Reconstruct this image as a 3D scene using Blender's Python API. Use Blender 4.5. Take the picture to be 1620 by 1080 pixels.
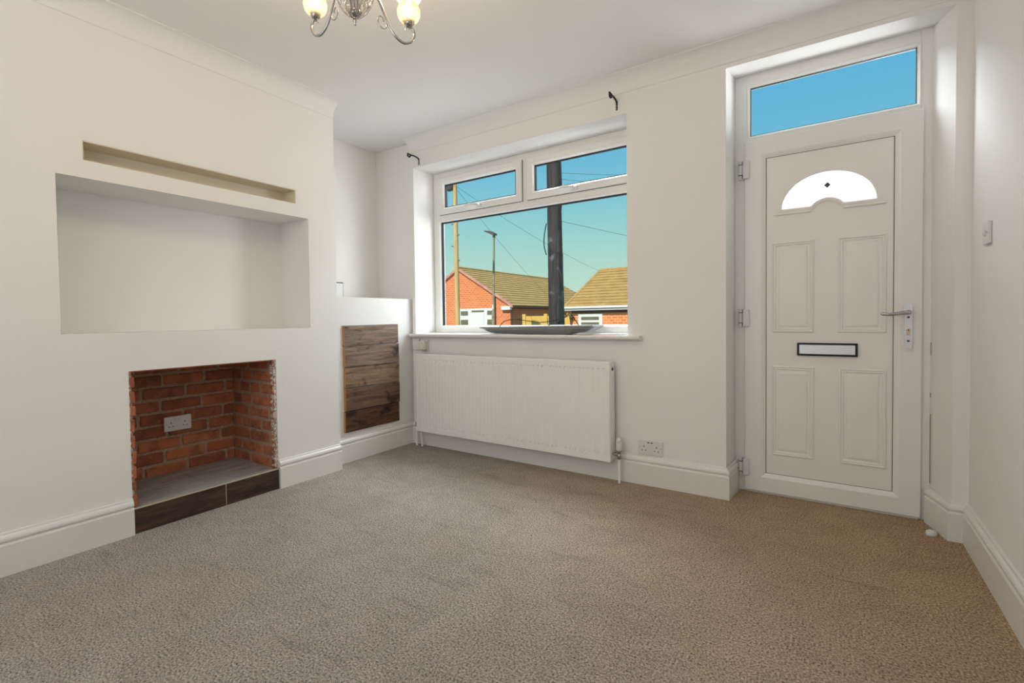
import bpy, bmesh, math, random
from mathutils import Vector, Matrix
import numpy as np

# ------------------------------------------------------------------ clear
for o in list(bpy.data.objects):
    bpy.data.objects.remove(o, do_unlink=True)
scene = bpy.context.scene
COL = scene.collection
PI = math.pi
rnd = random.Random(7)

# ------------------------------------------------------------------ camera
cam_d = bpy.data.cameras.new('camera')
cam = bpy.data.objects.new('camera', cam_d)
COL.objects.link(cam)
cam_d.sensor_width = 36.0
cam_d.lens = 17.05
cam_d.shift_x = 0.01513
cam_d.shift_y = -0.00994
cam_d.clip_start = 0.02
cam_d.clip_end = 500
_yaw, _pit, _rol = math.radians(34.5613), math.radians(-1.48818), math.radians(-0.779416)
_fw = Vector((-math.sin(_yaw)*math.cos(_pit), math.cos(_yaw)*math.cos(_pit), math.sin(_pit)))
_r0 = Vector((math.cos(_yaw), math.sin(_yaw), 0))
_u0 = _r0.cross(_fw)
_r = _r0*math.cos(_rol) + _u0*math.sin(_rol)
_u = _u0*math.cos(_rol) - _r0*math.sin(_rol)
cam.matrix_world = Matrix(((_r.x, _u.x, -_fw.x, 0), (_r.y, _u.y, -_fw.y, 0), (_r.z, _u.z, -_fw.z, 1.0), (0, 0, 0, 1)))
scene.camera = cam

# ------------------------------------------------------------------ world, sun, room light, exposure
def s2l(c):
    return tuple((v/12.92 if v <= 0.04045 else ((v+0.055)/1.055)**2.4) for v in c)
def rgb(r, g, b):
    return s2l((r/255, g/255, b/255)) + (1.0,)

world = bpy.data.worlds.new('sky')
scene.world = world
world.use_nodes = True
wn, wl = world.node_tree.nodes, world.node_tree.links
wn.clear()
w_out = wn.new('ShaderNodeOutputWorld'); w_bg = wn.new('ShaderNodeBackground')
w_tc = wn.new('ShaderNodeTexCoord'); w_sep = wn.new('ShaderNodeSeparateXYZ'); w_rmp = wn.new('ShaderNodeValToRGB')
wl.new(w_tc.outputs['Generated'], w_sep.inputs[0]); wl.new(w_sep.outputs['Z'], w_rmp.inputs[0])
wl.new(w_rmp.outputs[0], w_bg.inputs[0]); wl.new(w_bg.outputs[0], w_out.inputs[0])
_e = w_rmp.color_ramp.elements
_e[0].position = 0.0;  _e[0].color = rgb(206, 232, 220)
_e[1].position = 1.0;  _e[1].color = rgb(70, 150, 205)
for _p, _c in ((0.05, (192, 224, 208)), (0.12, (172, 217, 205)), (0.20, (142, 206, 212)), (0.29, (112, 189, 218)), (0.40, (90, 176, 218))):
    _q = w_rmp.color_ramp.elements.new(_p); _q.color = rgb(*_c)
w_bg.inputs[1].default_value = 1.0

sun_d = bpy.data.lights.new('sun', 'SUN')
sun_d.energy = 4.4; sun_d.angle = math.radians(0.53); sun_d.color = (1.0, 0.93, 0.80)
sun = bpy.data.objects.new('sun', sun_d); COL.objects.link(sun)
sun.rotation_euler = Vector((-0.08, 0.76, -0.65)).to_track_quat('-Z', 'Y').to_euler()

# added fill lamp in front of the made-up rear window (added_rear_window) behind the camera
rear_d = bpy.data.lights.new('rear_fill', 'AREA')
rear_d.shape = 'RECTANGLE'; rear_d.size = 2.5; rear_d.size_y = 1.5
rear_d.energy = 15.5; rear_d.color = (0.95, 0.985, 1.0)
rear = bpy.data.objects.new('rear_fill', rear_d); COL.objects.link(rear)
rear.location = (-1.2, -1.20, 1.45); rear.rotation_euler = (PI/2, 0, 0)      # faces +Y

# added lamp outside, standing in for daylight through the front window and door glass
day_d = bpy.data.lights.new('front_window_fill', 'AREA')
day_d.shape = 'RECTANGLE'; day_d.size = 2.3; day_d.size_y = 1.6
day_d.energy = 255; day_d.color = (0.94, 0.98, 1.0)
day = bpy.data.objects.new('front_window_fill', day_d); COL.objects.link(day)
day.location = (-2.05, 4.55, 3.75); day.rotation_euler = Vector((0, -0.62, -0.78)).to_track_quat('-Z', 'Y').to_euler()

# added fill lamp outside, aimed obliquely through the front window towards the alcove
sid_d = bpy.data.lights.new('oblique_window_fill', 'AREA')
sid_d.shape = 'RECTANGLE'; sid_d.size = 2.2; sid_d.size_y = 1.6
sid_d.energy = 105; sid_d.color = (0.98, 0.99, 1.0)
sid = bpy.data.objects.new('oblique_window_fill', sid_d); COL.objects.link(sid)
sid.location = (0.75, 4.55, 1.45); sid.rotation_euler = Vector((-2.5, -1.5, 0.05)).to_track_quat('-Z', 'Z').to_euler()

# added fill lamp outside, standing in for sunlight thrown up by the street
stb_d = bpy.data.lights.new('low_street_fill', 'AREA')
stb_d.shape = 'RECTANGLE'; stb_d.size = 4.0; stb_d.size_y = 1.0
stb_d.energy = 24; stb_d.color = (1.0, 0.98, 0.95)
stb = bpy.data.objects.new('low_street_fill', stb_d); COL.objects.link(stb)
stb.location = (-1.2, 4.35, 0.12); stb.rotation_euler = Vector((0, -0.72, 0.69)).to_track_quat('-Z', 'Y').to_euler()

# added fill lamp aimed up at the ceiling behind the camera
bnc_d = bpy.data.lights.new('ceiling_fill', 'AREA')
bnc_d.shape = 'RECTANGLE'; bnc_d.size = 1.2; bnc_d.size_y = 0.6
bnc_d.energy = 8.5; bnc_d.color = (1.0, 0.99, 0.97)
bnc = bpy.data.objects.new('ceiling_fill', bnc_d); COL.objects.link(bnc)
bnc.location = (-0.9, -0.75, 1.55); bnc.rotation_euler = (PI, 0, 0)

BULB_W = 3.8

scene.view_settings.view_transform = 'Standard'
scene.view_settings.look = 'None'
scene.view_settings.exposure = 0.0
scene.view_settings.gamma = 1.0
scene.view_settings.use_curve_mapping = False

# ------------------------------------------------------------------ materials
class NT:
    def __init__(s, name):
        s.m = bpy.data.materials.new(name); s.m.use_nodes = True
        s.n, s.l = s.m.node_tree.nodes, s.m.node_tree.links
        s.b = s.n['Principled BSDF']; s.out = s.n['Material Output']
    def new(s, t, **kw):
        x = s.n.new(t)
        for k, v in kw.items():
            setattr(x, k, v)
        return x
    def link(s, a, b): s.l.new(a, b)
    def coord(s, kind='Object', scale=(1, 1, 1), loc=None):
        tc = s.new('ShaderNodeTexCoord'); mp = s.new('ShaderNodeMapping')
        mp.inputs['Scale'].default_value = scale
        s.link(tc.outputs[kind], mp.inputs[0])
        return mp.outputs[0]
    def noise(s, vec, scale, detail=3, rough=0.55, dist=0.0):
        x = s.new('ShaderNodeTexNoise')
        x.inputs['Scale'].default_value = scale; x.inputs['Detail'].default_value = detail
        x.inputs['Roughness'].default_value = rough; x.inputs['Distortion'].default_value = dist
        if vec is not None: s.link(vec, x.inputs['Vector'])
        return x.outputs['Fac']
    def ramp(s, fac, stops):
        x = s.new('ShaderNodeValToRGB'); e = x.color_ramp.elements
        e[0].position, e[0].color = stops[0]; e[1].position, e[1].color = stops[-1]
        for p, c in stops[1:-1]:
            q = e.new(p); q.color = c
        s.link(fac, x.inputs[0]); return x.outputs[0]
    def mix(s, a, b, fac, mode='MIX'):
        x = s.new('ShaderNodeMix', data_type='RGBA', blend_type=mode)
        for v, i in ((fac, 0), (a, 6), (b, 7)):
            if hasattr(v, 'node'): s.link(v, x.inputs[i])
            else: x.inputs[i].default_value = v
        return x.outputs[2]
    def math(s, op, a, b=0.0):
        x = s.new('ShaderNodeMath', operation=op)
        for v, i in ((a, 0), (b, 1)):
            if hasattr(v, 'node'): s.link(v, x.inputs[i])
            else: x.inputs[i].default_value = v
        return x.outputs[0]
    def bump(s, h, strength=0.2, dist=0.01):
        x = s.new('ShaderNodeBump'); x.inputs['Strength'].default_value = strength; x.inputs['Distance'].default_value = dist
        s.link(h, x.inputs['Height']); s.link(x.outputs[0], s.b.inputs['Normal'])
    def base(s, c):
        if hasattr(c, 'node'): s.link(c, s.b.inputs['Base Color'])
        else: s.b.inputs['Base Color'].default_value = c
    def rough(s, v, metal=0.0, spec=0.5):
        s.b.inputs['Roughness'].default_value = v; s.b.inputs['Metallic'].default_value = metal
        s.b.inputs['Specular IOR Level'].default_value = spec

def paint(name, col, rough=0.6, bump=0.03, var=0.025, spec=0.3):
    t = NT(name); v = t.coord('Object')
    n = t.noise(v, 3.0, 4)
    c2 = tuple(x*(1-var*2) for x in col[:3]) + (1,)
    t.base(t.mix(col, c2, n)); t.rough(rough, 0, spec)
    if bump: t.bump(t.noise(v, 90, 3), bump, 0.004)
    return t.m

M = {}
M['wall'] = paint('white_wall_paint', (0.90, 0.89, 0.87, 1), 0.75, 0.05, 0.012)
M['ceil'] = paint('white_ceiling_paint', (0.89, 0.885, 0.87, 1), 0.85, 0.03, 0.01)
M['slotboard'] = paint('cream_board', (0.84, 0.77, 0.62, 1), 0.7, 0.03, 0.03)
M['gloss'] = paint('white_satin_woodwork', (0.83, 0.82, 0.79, 1), 0.35, 0.01, 0.01, 0.5)
M['upvc'] = paint('white_plastic_frame', (0.88, 0.875, 0.85, 1), 0.3, 0.0, 0.012, 0.5)
M['door'] = paint('white_door_skin', (0.90, 0.885, 0.845, 1), 0.38, 0.0, 0.02, 0.5)
M['rad'] = paint('white_enamel', (0.93, 0.93, 0.905, 1), 0.3, 0.0, 0.008, 0.5)
M['plastic'] = paint('white_moulded_plastic', (0.78, 0.775, 0.76, 1), 0.35, 0.0, 0.01, 0.5)
M['cream'] = paint('cream_plastic', (0.72, 0.69, 0.58, 1), 0.4, 0.0, 0.01, 0.5)
M['gasket'] = paint('black_rubber', (0.012, 0.013, 0.016, 1), 0.6, 0.0, 0.0)
M['slot'] = paint('dark_pin_hole', (0.01, 0.01, 0.01, 1), 0.7, 0.0, 0.0)
M['lead'] = paint('dull_lead', (0.10, 0.10, 0.10, 1), 0.6, 0.0, 0.0)
M['sealant'] = paint('stained_sealant', rgb(150, 122, 92), 0.8, 0.0, 0.1)
M['black'] = paint('black_iron', (0.02, 0.018, 0.016, 1), 0.4, 0.05, 0.1, 0.5)

def metal(name, col, rough):
    t = NT(name); v = t.coord('Object', (40, 400, 400))
    t.base(col); t.rough(rough, 1.0); t.bump(t.noise(v, 3.0, 2), 0.03, 0.001)
    return t.m
M['chrome'] = metal('polished_chrome', (0.46, 0.45, 0.45, 1), 0.14)
M['steel'] = metal('brushed_aluminium', (0.68, 0.69, 0.71, 1), 0.38)
M['satin'] = metal('satin_steel', (0.50, 0.50, 0.51, 1), 0.35)
M['brass'] = metal('worn_brass', (0.55, 0.45, 0.28, 1), 0.35)

# carpet
t = NT('beige_twist_carpet'); v = t.coord('Object')
big = t.noise(v, 1.3, 3, 0.6); mid = t.noise(v, 6, 5, 0.7, 1.0); fine = t.noise(v, 150, 2, 0.6); vfine = t.noise(v, 420, 2, 0.7)
c = t.ramp(t.math('ADD', t.math('MULTIPLY', fine, 0.7), t.math('MULTIPLY', vfine, 0.3)), [(0.35, rgb(78, 68, 59)), (0.43, rgb(154, 145, 136)), (0.53, rgb(190, 182, 173)), (0.66, rgb(230, 224, 217))])
c = t.mix(c, t.ramp(mid, [(0.36, (0.84, 0.83, 0.82, 1)), (0.60, (1.05, 1.04, 1.04, 1))]), 0.6, 'MULTIPLY')
c = t.mix(c, t.ramp(big, [(0.3, (0.94, 0.90, 0.84, 1)), (0.7, (1.03, 1.04, 1.06, 1))]), 0.8, 'MULTIPLY')
mp2 = t.new('ShaderNodeMapping'); mp2.inputs['Rotation'].default_value = (0, 0, 0.6); mp2.inputs['Scale'].default_value = (2.2, 11, 1); t.link(v, mp2.inputs[0])
streak = t.noise(mp2.outputs[0], 1.6, 4, 0.6, 0.5)
c = t.mix(c, t.ramp(streak, [(0.30, (0.80, 0.79, 0.78, 1)), (0.42, (1, 1, 1, 1))]), 0.8, 'MULTIPLY')
sx = t.new('ShaderNodeSeparateXYZ'); t.link(v, sx.inputs[0])
worn = t.ramp(t.math('ADD', t.math('MULTIPLY', sx.outputs[0], 0.33), t.math('ADD', t.math('MULTIPLY', sx.outputs[1], 0.22), t.math('MULTIPLY', big, 0.35))), [(0.10, (1, 1, 1, 1)), (0.80, (1.14, 0.93, 0.68, 1))])
c = t.mix(c, worn, 1.0, 'MULTIPLY')      # trodden brownish wear towards the front door
t.base(c); t.rough(0.95, 0, 0.1)
h = t.math('ADD', t.math('MULTIPLY', fine, 1.0), t.math('ADD', t.math('MULTIPLY', vfine, 0.4), t.math('MULTIPLY', mid, 0.6)))
t.bump(h, 0.9, 0.010)
M['carpet'] = t.m

# fireplace brick: per-brick tint + soot blotches
t = NT('red_clay_brick'); v = t.coord('Object')
oi = t.new('ShaderNodeObjectInfo')
tint = t.ramp(oi.outputs['Random'], [(0.0, rgb(152, 92, 66)), (0.35, rgb(180, 110, 80)), (0.7, rgb(194, 124, 90)), (1.0, rgb(166, 106, 80))])
vv = t.new('ShaderNodeVectorMath', operation='ADD'); t.link(v, vv.inputs[0]); t.link(oi.outputs['Location'], vv.inputs[1])
n1 = t.noise(vv.outputs[0], 14, 5, 0.65); n2 = t.noise(vv.outputs[0], 90, 3)
c = t.mix(tint, rgb(104, 72, 58), t.ramp(n1, [(0.45, (0, 0, 0, 1)), (0.72, (0.85, 0.85, 0.85, 1))]))
c = t.mix(c, rgb(190, 132, 98), t.ramp(n2, [(0.55, (0, 0, 0, 1)), (0.8, (0.5, 0.5, 0.5, 1))]))
t.base(c); t.rough(0.9, 0, 0.2); t.bump(n2, 0.5, 0.004); M['brick'] = t.m
t = NT('sandy_mortar'); v = t.coord('Object'); n = t.noise(v, 60, 4)
t.base(t.ramp(n, [(0.3, rgb(150, 128, 106)), (0.7, rgb(186, 162, 138))])); t.rough(0.95, 0, 0.1); t.bump(n, 0.6, 0.006); M['mortar'] = t.m
t = NT('chipped_plaster'); v = t.coord('Object'); n = t.noise(v, 70, 4, 0.7)
t.base(t.ramp(n, [(0.42, rgb(150, 110, 92)), (0.5, rgb(205, 192, 184)), (0.62, rgb(232, 228, 222))])); t.rough(0.95, 0, 0.1); t.bump(n, 0.7, 0.006); M['plaster'] = t.m
t = NT('grey_slate_hearth'); v = t.coord('Object', (6, 1, 1)); n = t.noise(v, 5, 5, 0.65); n2 = t.noise(t.coord('Object'), 45, 3)
c = t.ramp(n, [(0.3, rgb(126, 124, 122)), (0.7, rgb(172, 170, 166))]); c = t.mix(c, rgb(205, 200, 192), t.ramp(n2, [(0.6, (0, 0, 0, 1)), (0.8, (0.5, 0.5, 0.5, 1))]))
t.base(c); t.rough(0.55, 0, 0.4); M['slate'] = t.m
M['grout'] = paint('pale_grout', rgb(196, 184, 164), 0.9, 0.05)

def wood(name, dark, mid_, light, along, knots=0.5, rough=0.6):
    """grain runs along the axis index 'along'"""
    t = NT(name); oi = t.new('ShaderNodeObjectInfo')
    sc = [16, 16, 16]; sc[along] = 1.5
    v0 = t.coord('Object', tuple(sc))
    off = t.new('ShaderNodeVectorMath', operation='SCALE'); cmb = t.new('ShaderNodeCombineXYZ')
    for i in range(3): t.link(oi.outputs['Random'], cmb.inputs[i])
    t.link(cmb.outputs[0], off.inputs[0]); off.inputs['Scale'].default_value = 37.0
    va = t.new('ShaderNodeVectorMath', operation='ADD'); t.link(v0, va.inputs[0]); t.link(off.outputs[0], va.inputs[1])
    g = t.noise(va.outputs[0], 2.2, 6, 0.62, 0.8); g2 = t.noise(va.outputs[0], 9, 3, 0.6, 0.2)
    v1 = t.coord('Object', tuple(7 if i != along else 4.5 for i in range(3)))
    vb = t.new('ShaderNodeVectorMath', operation='ADD'); t.link(v1, vb.inputs[0]); t.link(off.outputs[0], vb.inputs[1])
    k = t.noise(vb.outputs[0], 1.6, 3, 0.5, 0.5)
    c = t.ramp(g, [(0.28, dark), (0.5, mid_), (0.72, light)])
    c = t.mix(c, dark, t.math('MULTIPLY', t.ramp(g2, [(0.5, (0, 0, 0, 1)), (0.7, (1, 1, 1, 1))]), 0.35))
    kk = t.ramp(k, [(0.56, (0, 0, 0, 1)), (0.68, (knots, knots, knots, 1))])
    c = t.mix(c, tuple(x*0.42 for x in dark[:3]) + (1,), kk)
    t.base(c); t.rough(rough, 0, 0.3); t.bump(g2, 0.25, 0.003)
    return t.m
M['plank_a'] = wood('weathered_plank', rgb(84, 66, 56), rgb(132, 110, 96), rgb(160, 140, 124), 1, 0.9)
M['plank_b'] = wood('tan_plank', rgb(96, 76, 58), rgb(140, 116, 92), rgb(162, 138, 112), 1, 0.85)
M['plank_c'] = wood('walnut_plank', rgb(68, 48, 38), rgb(110, 84, 68), rgb(134, 106, 88), 1, 0.7)
M['plank_d'] = wood('dark_oiled_plank', rgb(46, 30, 22), rgb(88, 60, 44), rgb(118, 84, 60), 1, 0.9)
M['hearth_wood'] = wood('dark_wood_effect_tile', rgb(44, 32, 26), rgb(72, 54, 44), rgb(92, 72, 58), 1, 0.25, 0.45)

M['endgrain'] = paint('raw_orange_end_grain', rgb(196, 140, 92), 0.8, 0.05, 0.1)

# glazing: clear thin pane
def pane_mat(name, tint=(1, 1, 1, 1), gl=0.06):
    t = NT(name); t.n.remove(t.b)
    tr = t.new('ShaderNodeBsdfTransparent'); tr.inputs[0].default_value = tint
    g = t.new('ShaderNodeBsdfGlossy'); g.inputs['Roughness'].default_value = 0.02
    mx = t.new('ShaderNodeMixShader'); mx.inputs[0].default_value = gl
    t.link(tr.outputs[0], mx.inputs[1]); t.link(g.outputs[0], mx.inputs[2]); t.link(mx.outputs[0], t.out.inputs[0])
    return t.m
M['pane'] = pane_mat('clear_glass', (0.99, 0.997, 0.995, 1), 0.015)
t = NT('frosted_glass'); t.n.remove(t.b)
a = t.new('ShaderNodeBsdfTranslucent'); a.inputs[0].default_value = (1, 1, 1, 1)
b = t.new('ShaderNodeBsdfTransparent'); b.inputs[0].default_value = (1, 1, 1, 1)
mx = t.new('ShaderNodeMixShader'); mx.inputs[0].default_value = 0.12
t.link(a.outputs[0], mx.inputs[1]); t.link(b.outputs[0], mx.inputs[2]); t.link(mx.outputs[0], t.out.inputs[0]); M['frost'] = t.m
t = NT('ribbed_lamp_glass'); t.n.remove(t.b)
a = t.new('ShaderNodeBsdfTranslucent'); a.inputs[0].default_value = (1.0, 0.90, 0.72, 1)
b = t.new('ShaderNodeBsdfTransparent'); b.inputs[0].default_value = (1, 0.95, 0.86, 1)
g = t.new('ShaderNodeBsdfGlossy'); g.inputs['Roughness'].default_value = 0.08
m1 = t.new('ShaderNodeMixShader'); m1.inputs[0].default_value = 0.45; m2 = t.new('ShaderNodeMixShader'); m2.inputs[0].default_value = 0.18
t.link(a.outputs[0], m1.inputs[1]); t.link(b.outputs[0], m1.inputs[2]); t.link(m1.outputs[0], m2.inputs[1]); t.link(g.outputs[0], m2.inputs[2]); t.link(m2.outputs[0], t.out.inputs[0]); M['lampglass'] = t.m
t = NT('clear_cut_glass'); t.n.remove(t.b)
b = t.new('ShaderNodeBsdfTransparent'); b.inputs[0].default_value = (0.80, 0.80, 0.80, 1)
g = t.new('ShaderNodeBsdfGlossy'); g.inputs['Roughness'].default_value = 0.05; g.inputs[0].default_value = (0.62, 0.62, 0.63, 1)
fr = t.new('ShaderNodeLayerWeight'); fr.inputs[0].default_value = 0.68
m1 = t.new('ShaderNodeMixShader'); t.link(fr.outputs['Facing'], m1.inputs[0])
t.link(b.outputs[0], m1.inputs[1]); t.link(g.outputs[0], m1.inputs[2]); t.link(m1.outputs[0], t.out.inputs[0]); M['cutglass'] = t.m
t = NT('lit_bulb'); t.b.inputs['Emission Color'].default_value = (1.0, 0.72, 0.36, 1); t.b.inputs['Emission Strength'].default_value = 2.0
t.base((1, 0.9, 0.7, 1)); M['bulb'] = t.m
M['device'] = paint('grey_device_shell', (0.24, 0.245, 0.24, 1), 0.25, 0.0, 0.05, 0.6)
M['bezel'] = paint('pale_grey_bezel', (0.55, 0.55, 0.56, 1), 0.25, 0.0, 0.02, 0.6)
M['paper'] = paint('white_paper', (0.80, 0.79, 0.77, 1), 0.8, 0.0, 0.02)
M['redpaper'] = paint('pinkish_red_leaflet', rgb(196, 128, 118), 0.7, 0.0, 0.1)

# outdoors
def facade(name, c1, c2, mortar):
    t = NT(name); tc = t.new('ShaderNodeTexCoord'); sp = t.new('ShaderNodeSeparateXYZ'); cb = t.new('ShaderNodeCombineXYZ')
    t.link(tc.outputs['Object'], sp.inputs[0])
    t.link(t.math('ADD', sp.outputs[0], sp.outputs[1]), cb.inputs[0]); t.link(sp.outputs[2], cb.inputs[1])
    br = t.new('ShaderNodeTexBrick'); t.link(cb.outputs[0], br.inputs['Vector'])
    br.inputs['Color1'].default_value = c1; br.inputs['Color2'].default_value = c2; br.inputs['Mortar'].default_value = mortar
    br.inputs['Scale'].default_value = 1.0; br.inputs['Brick Width'].default_value = 0.34; br.inputs['Row Height'].default_value = 0.15; br.inputs['Mortar Size'].default_value = 0.022
    t.base(br.outputs['Color']); t.rough(0.9, 0, 0.1); return t.m
M['house_brick'] = facade('orange_house_brick', rgb(222, 130, 80), rgb(206, 114, 68), rgb(228, 158, 116))
M['house_brick2'] = facade('amber_house_brick', rgb(228, 140, 78), rgb(212, 122, 66), rgb(226, 172, 128))
def rooftile(name, a, b):
    t = NT(name); v = t.coord('Object'); n = t.noise(v, 2.0, 4); n2 = t.noise(v, 9.0, 3)
    t.base(t.mix(t.ramp(n, [(0.3, a), (0.7, b)]), rgb(96, 84, 60), t.ramp(n2, [(0.6, (0, 0, 0, 1)), (0.75, (0.5, 0.5, 0.5, 1))]))); t.rough(0.9, 0, 0.1); return t.m
M['roof'] = rooftile('brown_concrete_tiles', rgb(184, 150, 94), rgb(204, 168, 110))
M['roof2'] = rooftile('tan_concrete_tiles', rgb(170, 138, 86), rgb(192, 158, 102))
M['verge'] = rooftile('pink_mortar_verge', rgb(190, 132, 116), rgb(210, 156, 140))
M['exwhite'] = paint('white_house_joinery', (0.78, 0.78, 0.76, 1), 0.5, 0.0, 0.02)
M['exglass'] = paint('dull_house_window', rgb(120, 116, 92), 0.15, 0.0, 0.2, 0.5)
M['brownpipe'] = paint('brown_rainwater_pipe', rgb(86, 66, 52), 0.5, 0.0, 0.05)
M['poletar'] = None
t = NT('tarred_pole_timber'); v = t.coord('Object', (14, 14, 1.2)); n = t.noise(v, 2, 5, 0.65); n2 = t.noise(t.coord('Object'), 5, 4)
c = t.ramp(n, [(0.35, rgb(34, 32, 36)), (0.65, rgb(66, 62, 60))]); c = t.mix(c, rgb(112, 112, 122), t.ramp(n2, [(0.60, (0, 0, 0, 1)), (0.72, (0.7, 0.7, 0.7, 1))]))
t.base(c); t.rough(0.7, 0, 0.3); t.bump(n, 0.5, 0.02); M['poletar'] = t.m
t = NT('pale_pole_timber'); v = t.coord('Object', (12, 12, 0.6)); n = t.noise(v, 2, 5, 0.65)
t.base(t.ramp(n, [(0.3, rgb(182, 146, 92)), (0.7, rgb(222, 190, 134))])); t.rough(0.8, 0, 0.2); M['polewood'] = t.m
M['lampgrey'] = paint('weathered_lamp_column', rgb(156, 142, 116), 0.6, 0.0, 0.1)
M['lamphead'] = paint('dark_grey_lamp_head', rgb(92, 86, 76), 0.5, 0.0, 0.05)
M['fence'] = paint('yellow_timber_fence', rgb(226, 186, 96), 0.8, 0.0, 0.08)
M['cable'] = paint('dark_cable', rgb(84, 110, 116), 0.6, 0.0, 0.0)
M['flex'] = paint('black_flex', rgb(18, 18, 18), 0.45, 0.0, 0.0)
M['drum'] = paint('grey_drop_box', rgb(96, 104, 108), 0.5, 0.0, 0.1)
t = NT('street_ground'); v = t.coord('Object'); n = t.noise(v, 0.4, 4)
t.base(t.ramp(n, [(0.4, rgb(120, 118, 112)), (0.6, rgb(140, 136, 128))])); t.rough(0.95, 0, 0.1); M['ground'] = t.m
M['outer'] = paint('outer_render', rgb(170, 130, 108), 0.9, 0.0, 0.05)

# ------------------------------------------------------------------ mesh helpers
class MB:
    def __init__(s): s.v, s.f, s.sm = [], [], []
    def add(s, vs, fs, smooth=False):
        o = len(s.v); s.v += [tuple(p) for p in vs]
        for f in fs: s.f.append(tuple(i+o for i in f)); s.sm.append(smooth)
        return s
    def box(s, x0, x1, y0, y1, z0, z1, c=0.0):
        if x0 > x1: x0, x1 = x1, x0
        if y0 > y1: y0, y1 = y1, y0
        if z0 > z1: z0, z1 = z1, z0
        if c <= 0:
            vs = [(x, y, z) for x in (x0, x1) for y in (y0, y1) for z in (z0, z1)]
            return s.add(vs, [(0, 1, 3, 2), (4, 6, 7, 5), (0, 4, 5, 1), (2, 3, 7, 6), (0, 2, 6, 4), (1, 5, 7, 3)])
        bm = bmesh.new(); bmesh.ops.create_cube(bm, size=1)
        for w in bm.verts:
            w.co = Vector(((x0+x1)/2 + w.co.x*(x1-x0), (y0+y1)/2 + w.co.y*(y1-y0), (z0+z1)/2 + w.co.z*(z1-z0)))
        bmesh.ops.bevel(bm, geom=list(bm.edges), offset=min(c, (x1-x0)*.45, (y1-y0)*.45, (z1-z0)*.45), segments=1, affect='EDGES')
        bm.verts.index_update()
        s.add([w.co[:] for w in bm.verts], [tuple(q.index for q in f.verts) for f in bm.faces]); bm.free(); return s
    def prism(s, poly, axis, a, b):
        """poly = 2D points in the two other axes (in xyz order), extruded along axis from a to b"""
        def P(p, t):
            q = list(p); q.insert(axis, t); return tuple(q)
        n = len(poly); vs = [P(p, a) for p in poly] + [P(p, b) for p in poly]
        fs = [tuple(range(n))[::-1], tuple(range(n, 2*n))] + [(i, (i+1) % n, n+(i+1) % n, n+i) for i in range(n)]
        return s.add(vs, fs)
    def tube(s, pts, rad, n=8, cap=True, smooth=True):
        pts = [Vector(p) for p in pts]; rs = rad if hasattr(rad, '__len__') else [rad]*len(pts)
        vs, fs = [], []; up = None
        for i, p in enumerate(pts):
            d = (pts[min(i+1, len(pts)-1)] - pts[max(i-1, 0)]).normalized()
            if up is None:
                up = Vector((0, 0, 1)) if abs(d.z) < 0.9 else Vector((1, 0, 0))
            a = (up - d*up.dot(d)).normalized(); b = d.cross(a); up = a
            vs += [p + (a*math.cos(2*PI*k/n) + b*math.sin(2*PI*k/n))*rs[i] for k in range(n)]
        for i in range(len(pts)-1):
            fs += [(i*n+k, i*n+(k+1) % n, (i+1)*n+(k+1) % n, (i+1)*n+k) for k in range(n)]
        s.add(vs, fs, smooth)
        if cap:
            L = len(pts)-1
            s.add(vs[:n], [tuple(range(n))[::-1]]); s.add(vs[L*n:], [tuple(range(n))])
        return s
    def lathe(s, prof, c=(0, 0, 0), n=24, flute=0.0, nf=0, smooth=True, axis=2):
        """prof: list of (radius, height) from bottom to top"""
        vs, fs = [], []
        for r_, z in prof:
            for k in range(n):
                a = 2*PI*k/n; rr = r_*(1 + (flute*math.cos(nf*a) if nf else 0))
                q = (rr*math.cos(a), rr*math.sin(a), z)
                if axis == 1: q = (q[0], q[2], q[1])
                if axis == 0: q = (q[2], q[0], q[1])
                vs.append((c[0]+q[0], c[1]+q[1], c[2]+q[2]))
        for i in range(len(prof)-1):
            fs += [(i*n+k, i*n+(k+1) % n, (i+1)*n+(k+1) % n, (i+1)*n+k) for k in range(n)]
        return s.add(vs, fs, smooth)
    def disc(s, c, r_, axis=1, n=16, depth=0.001):
        return s.lathe([(0.00001, 0), (r_, 0), (r_, depth), (0.00001, depth)], c, n, smooth=False, axis=axis)
    def build(s, name, mat, parent=None, recalc=True):
        me = bpy.data.meshes.new(name); me.from_pydata(s.v, [], s.f); me.update()
        me.polygons.foreach_set('use_smooth', s.sm)
        if recalc:
            bm = bmesh.new(); bm.from_mesh(me); bmesh.ops.recalc_face_normals(bm, faces=bm.faces); bm.to_mesh(me); bm.free()
        me.materials.append(mat)
        return link(name, me, parent)
def link(name, data, parent=None):
    o = bpy.data.objects.new(name, data); COL.objects.link(o)
    if parent is not None: o.parent = parent; o.matrix_parent_inverse = parent.matrix_world.inverted()
    return o
def empty(name, loc=(0, 0, 0)):
    o = bpy.data.objects.new(name, None); COL.objects.link(o); o.location = loc; o.empty_display_size = 0.05
    o.matrix_world = Matrix.Translation(loc)
    return o
def tag(o, label=None, cat=None, group=None, kind=None):
    if label: o['label'] = label
    if cat: o['category'] = cat
    if group: o['group'] = group
    if kind: o['kind'] = kind
    return o
def struct(o, label=None, cat=None): return tag(o, label, cat, None, 'structure')
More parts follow.
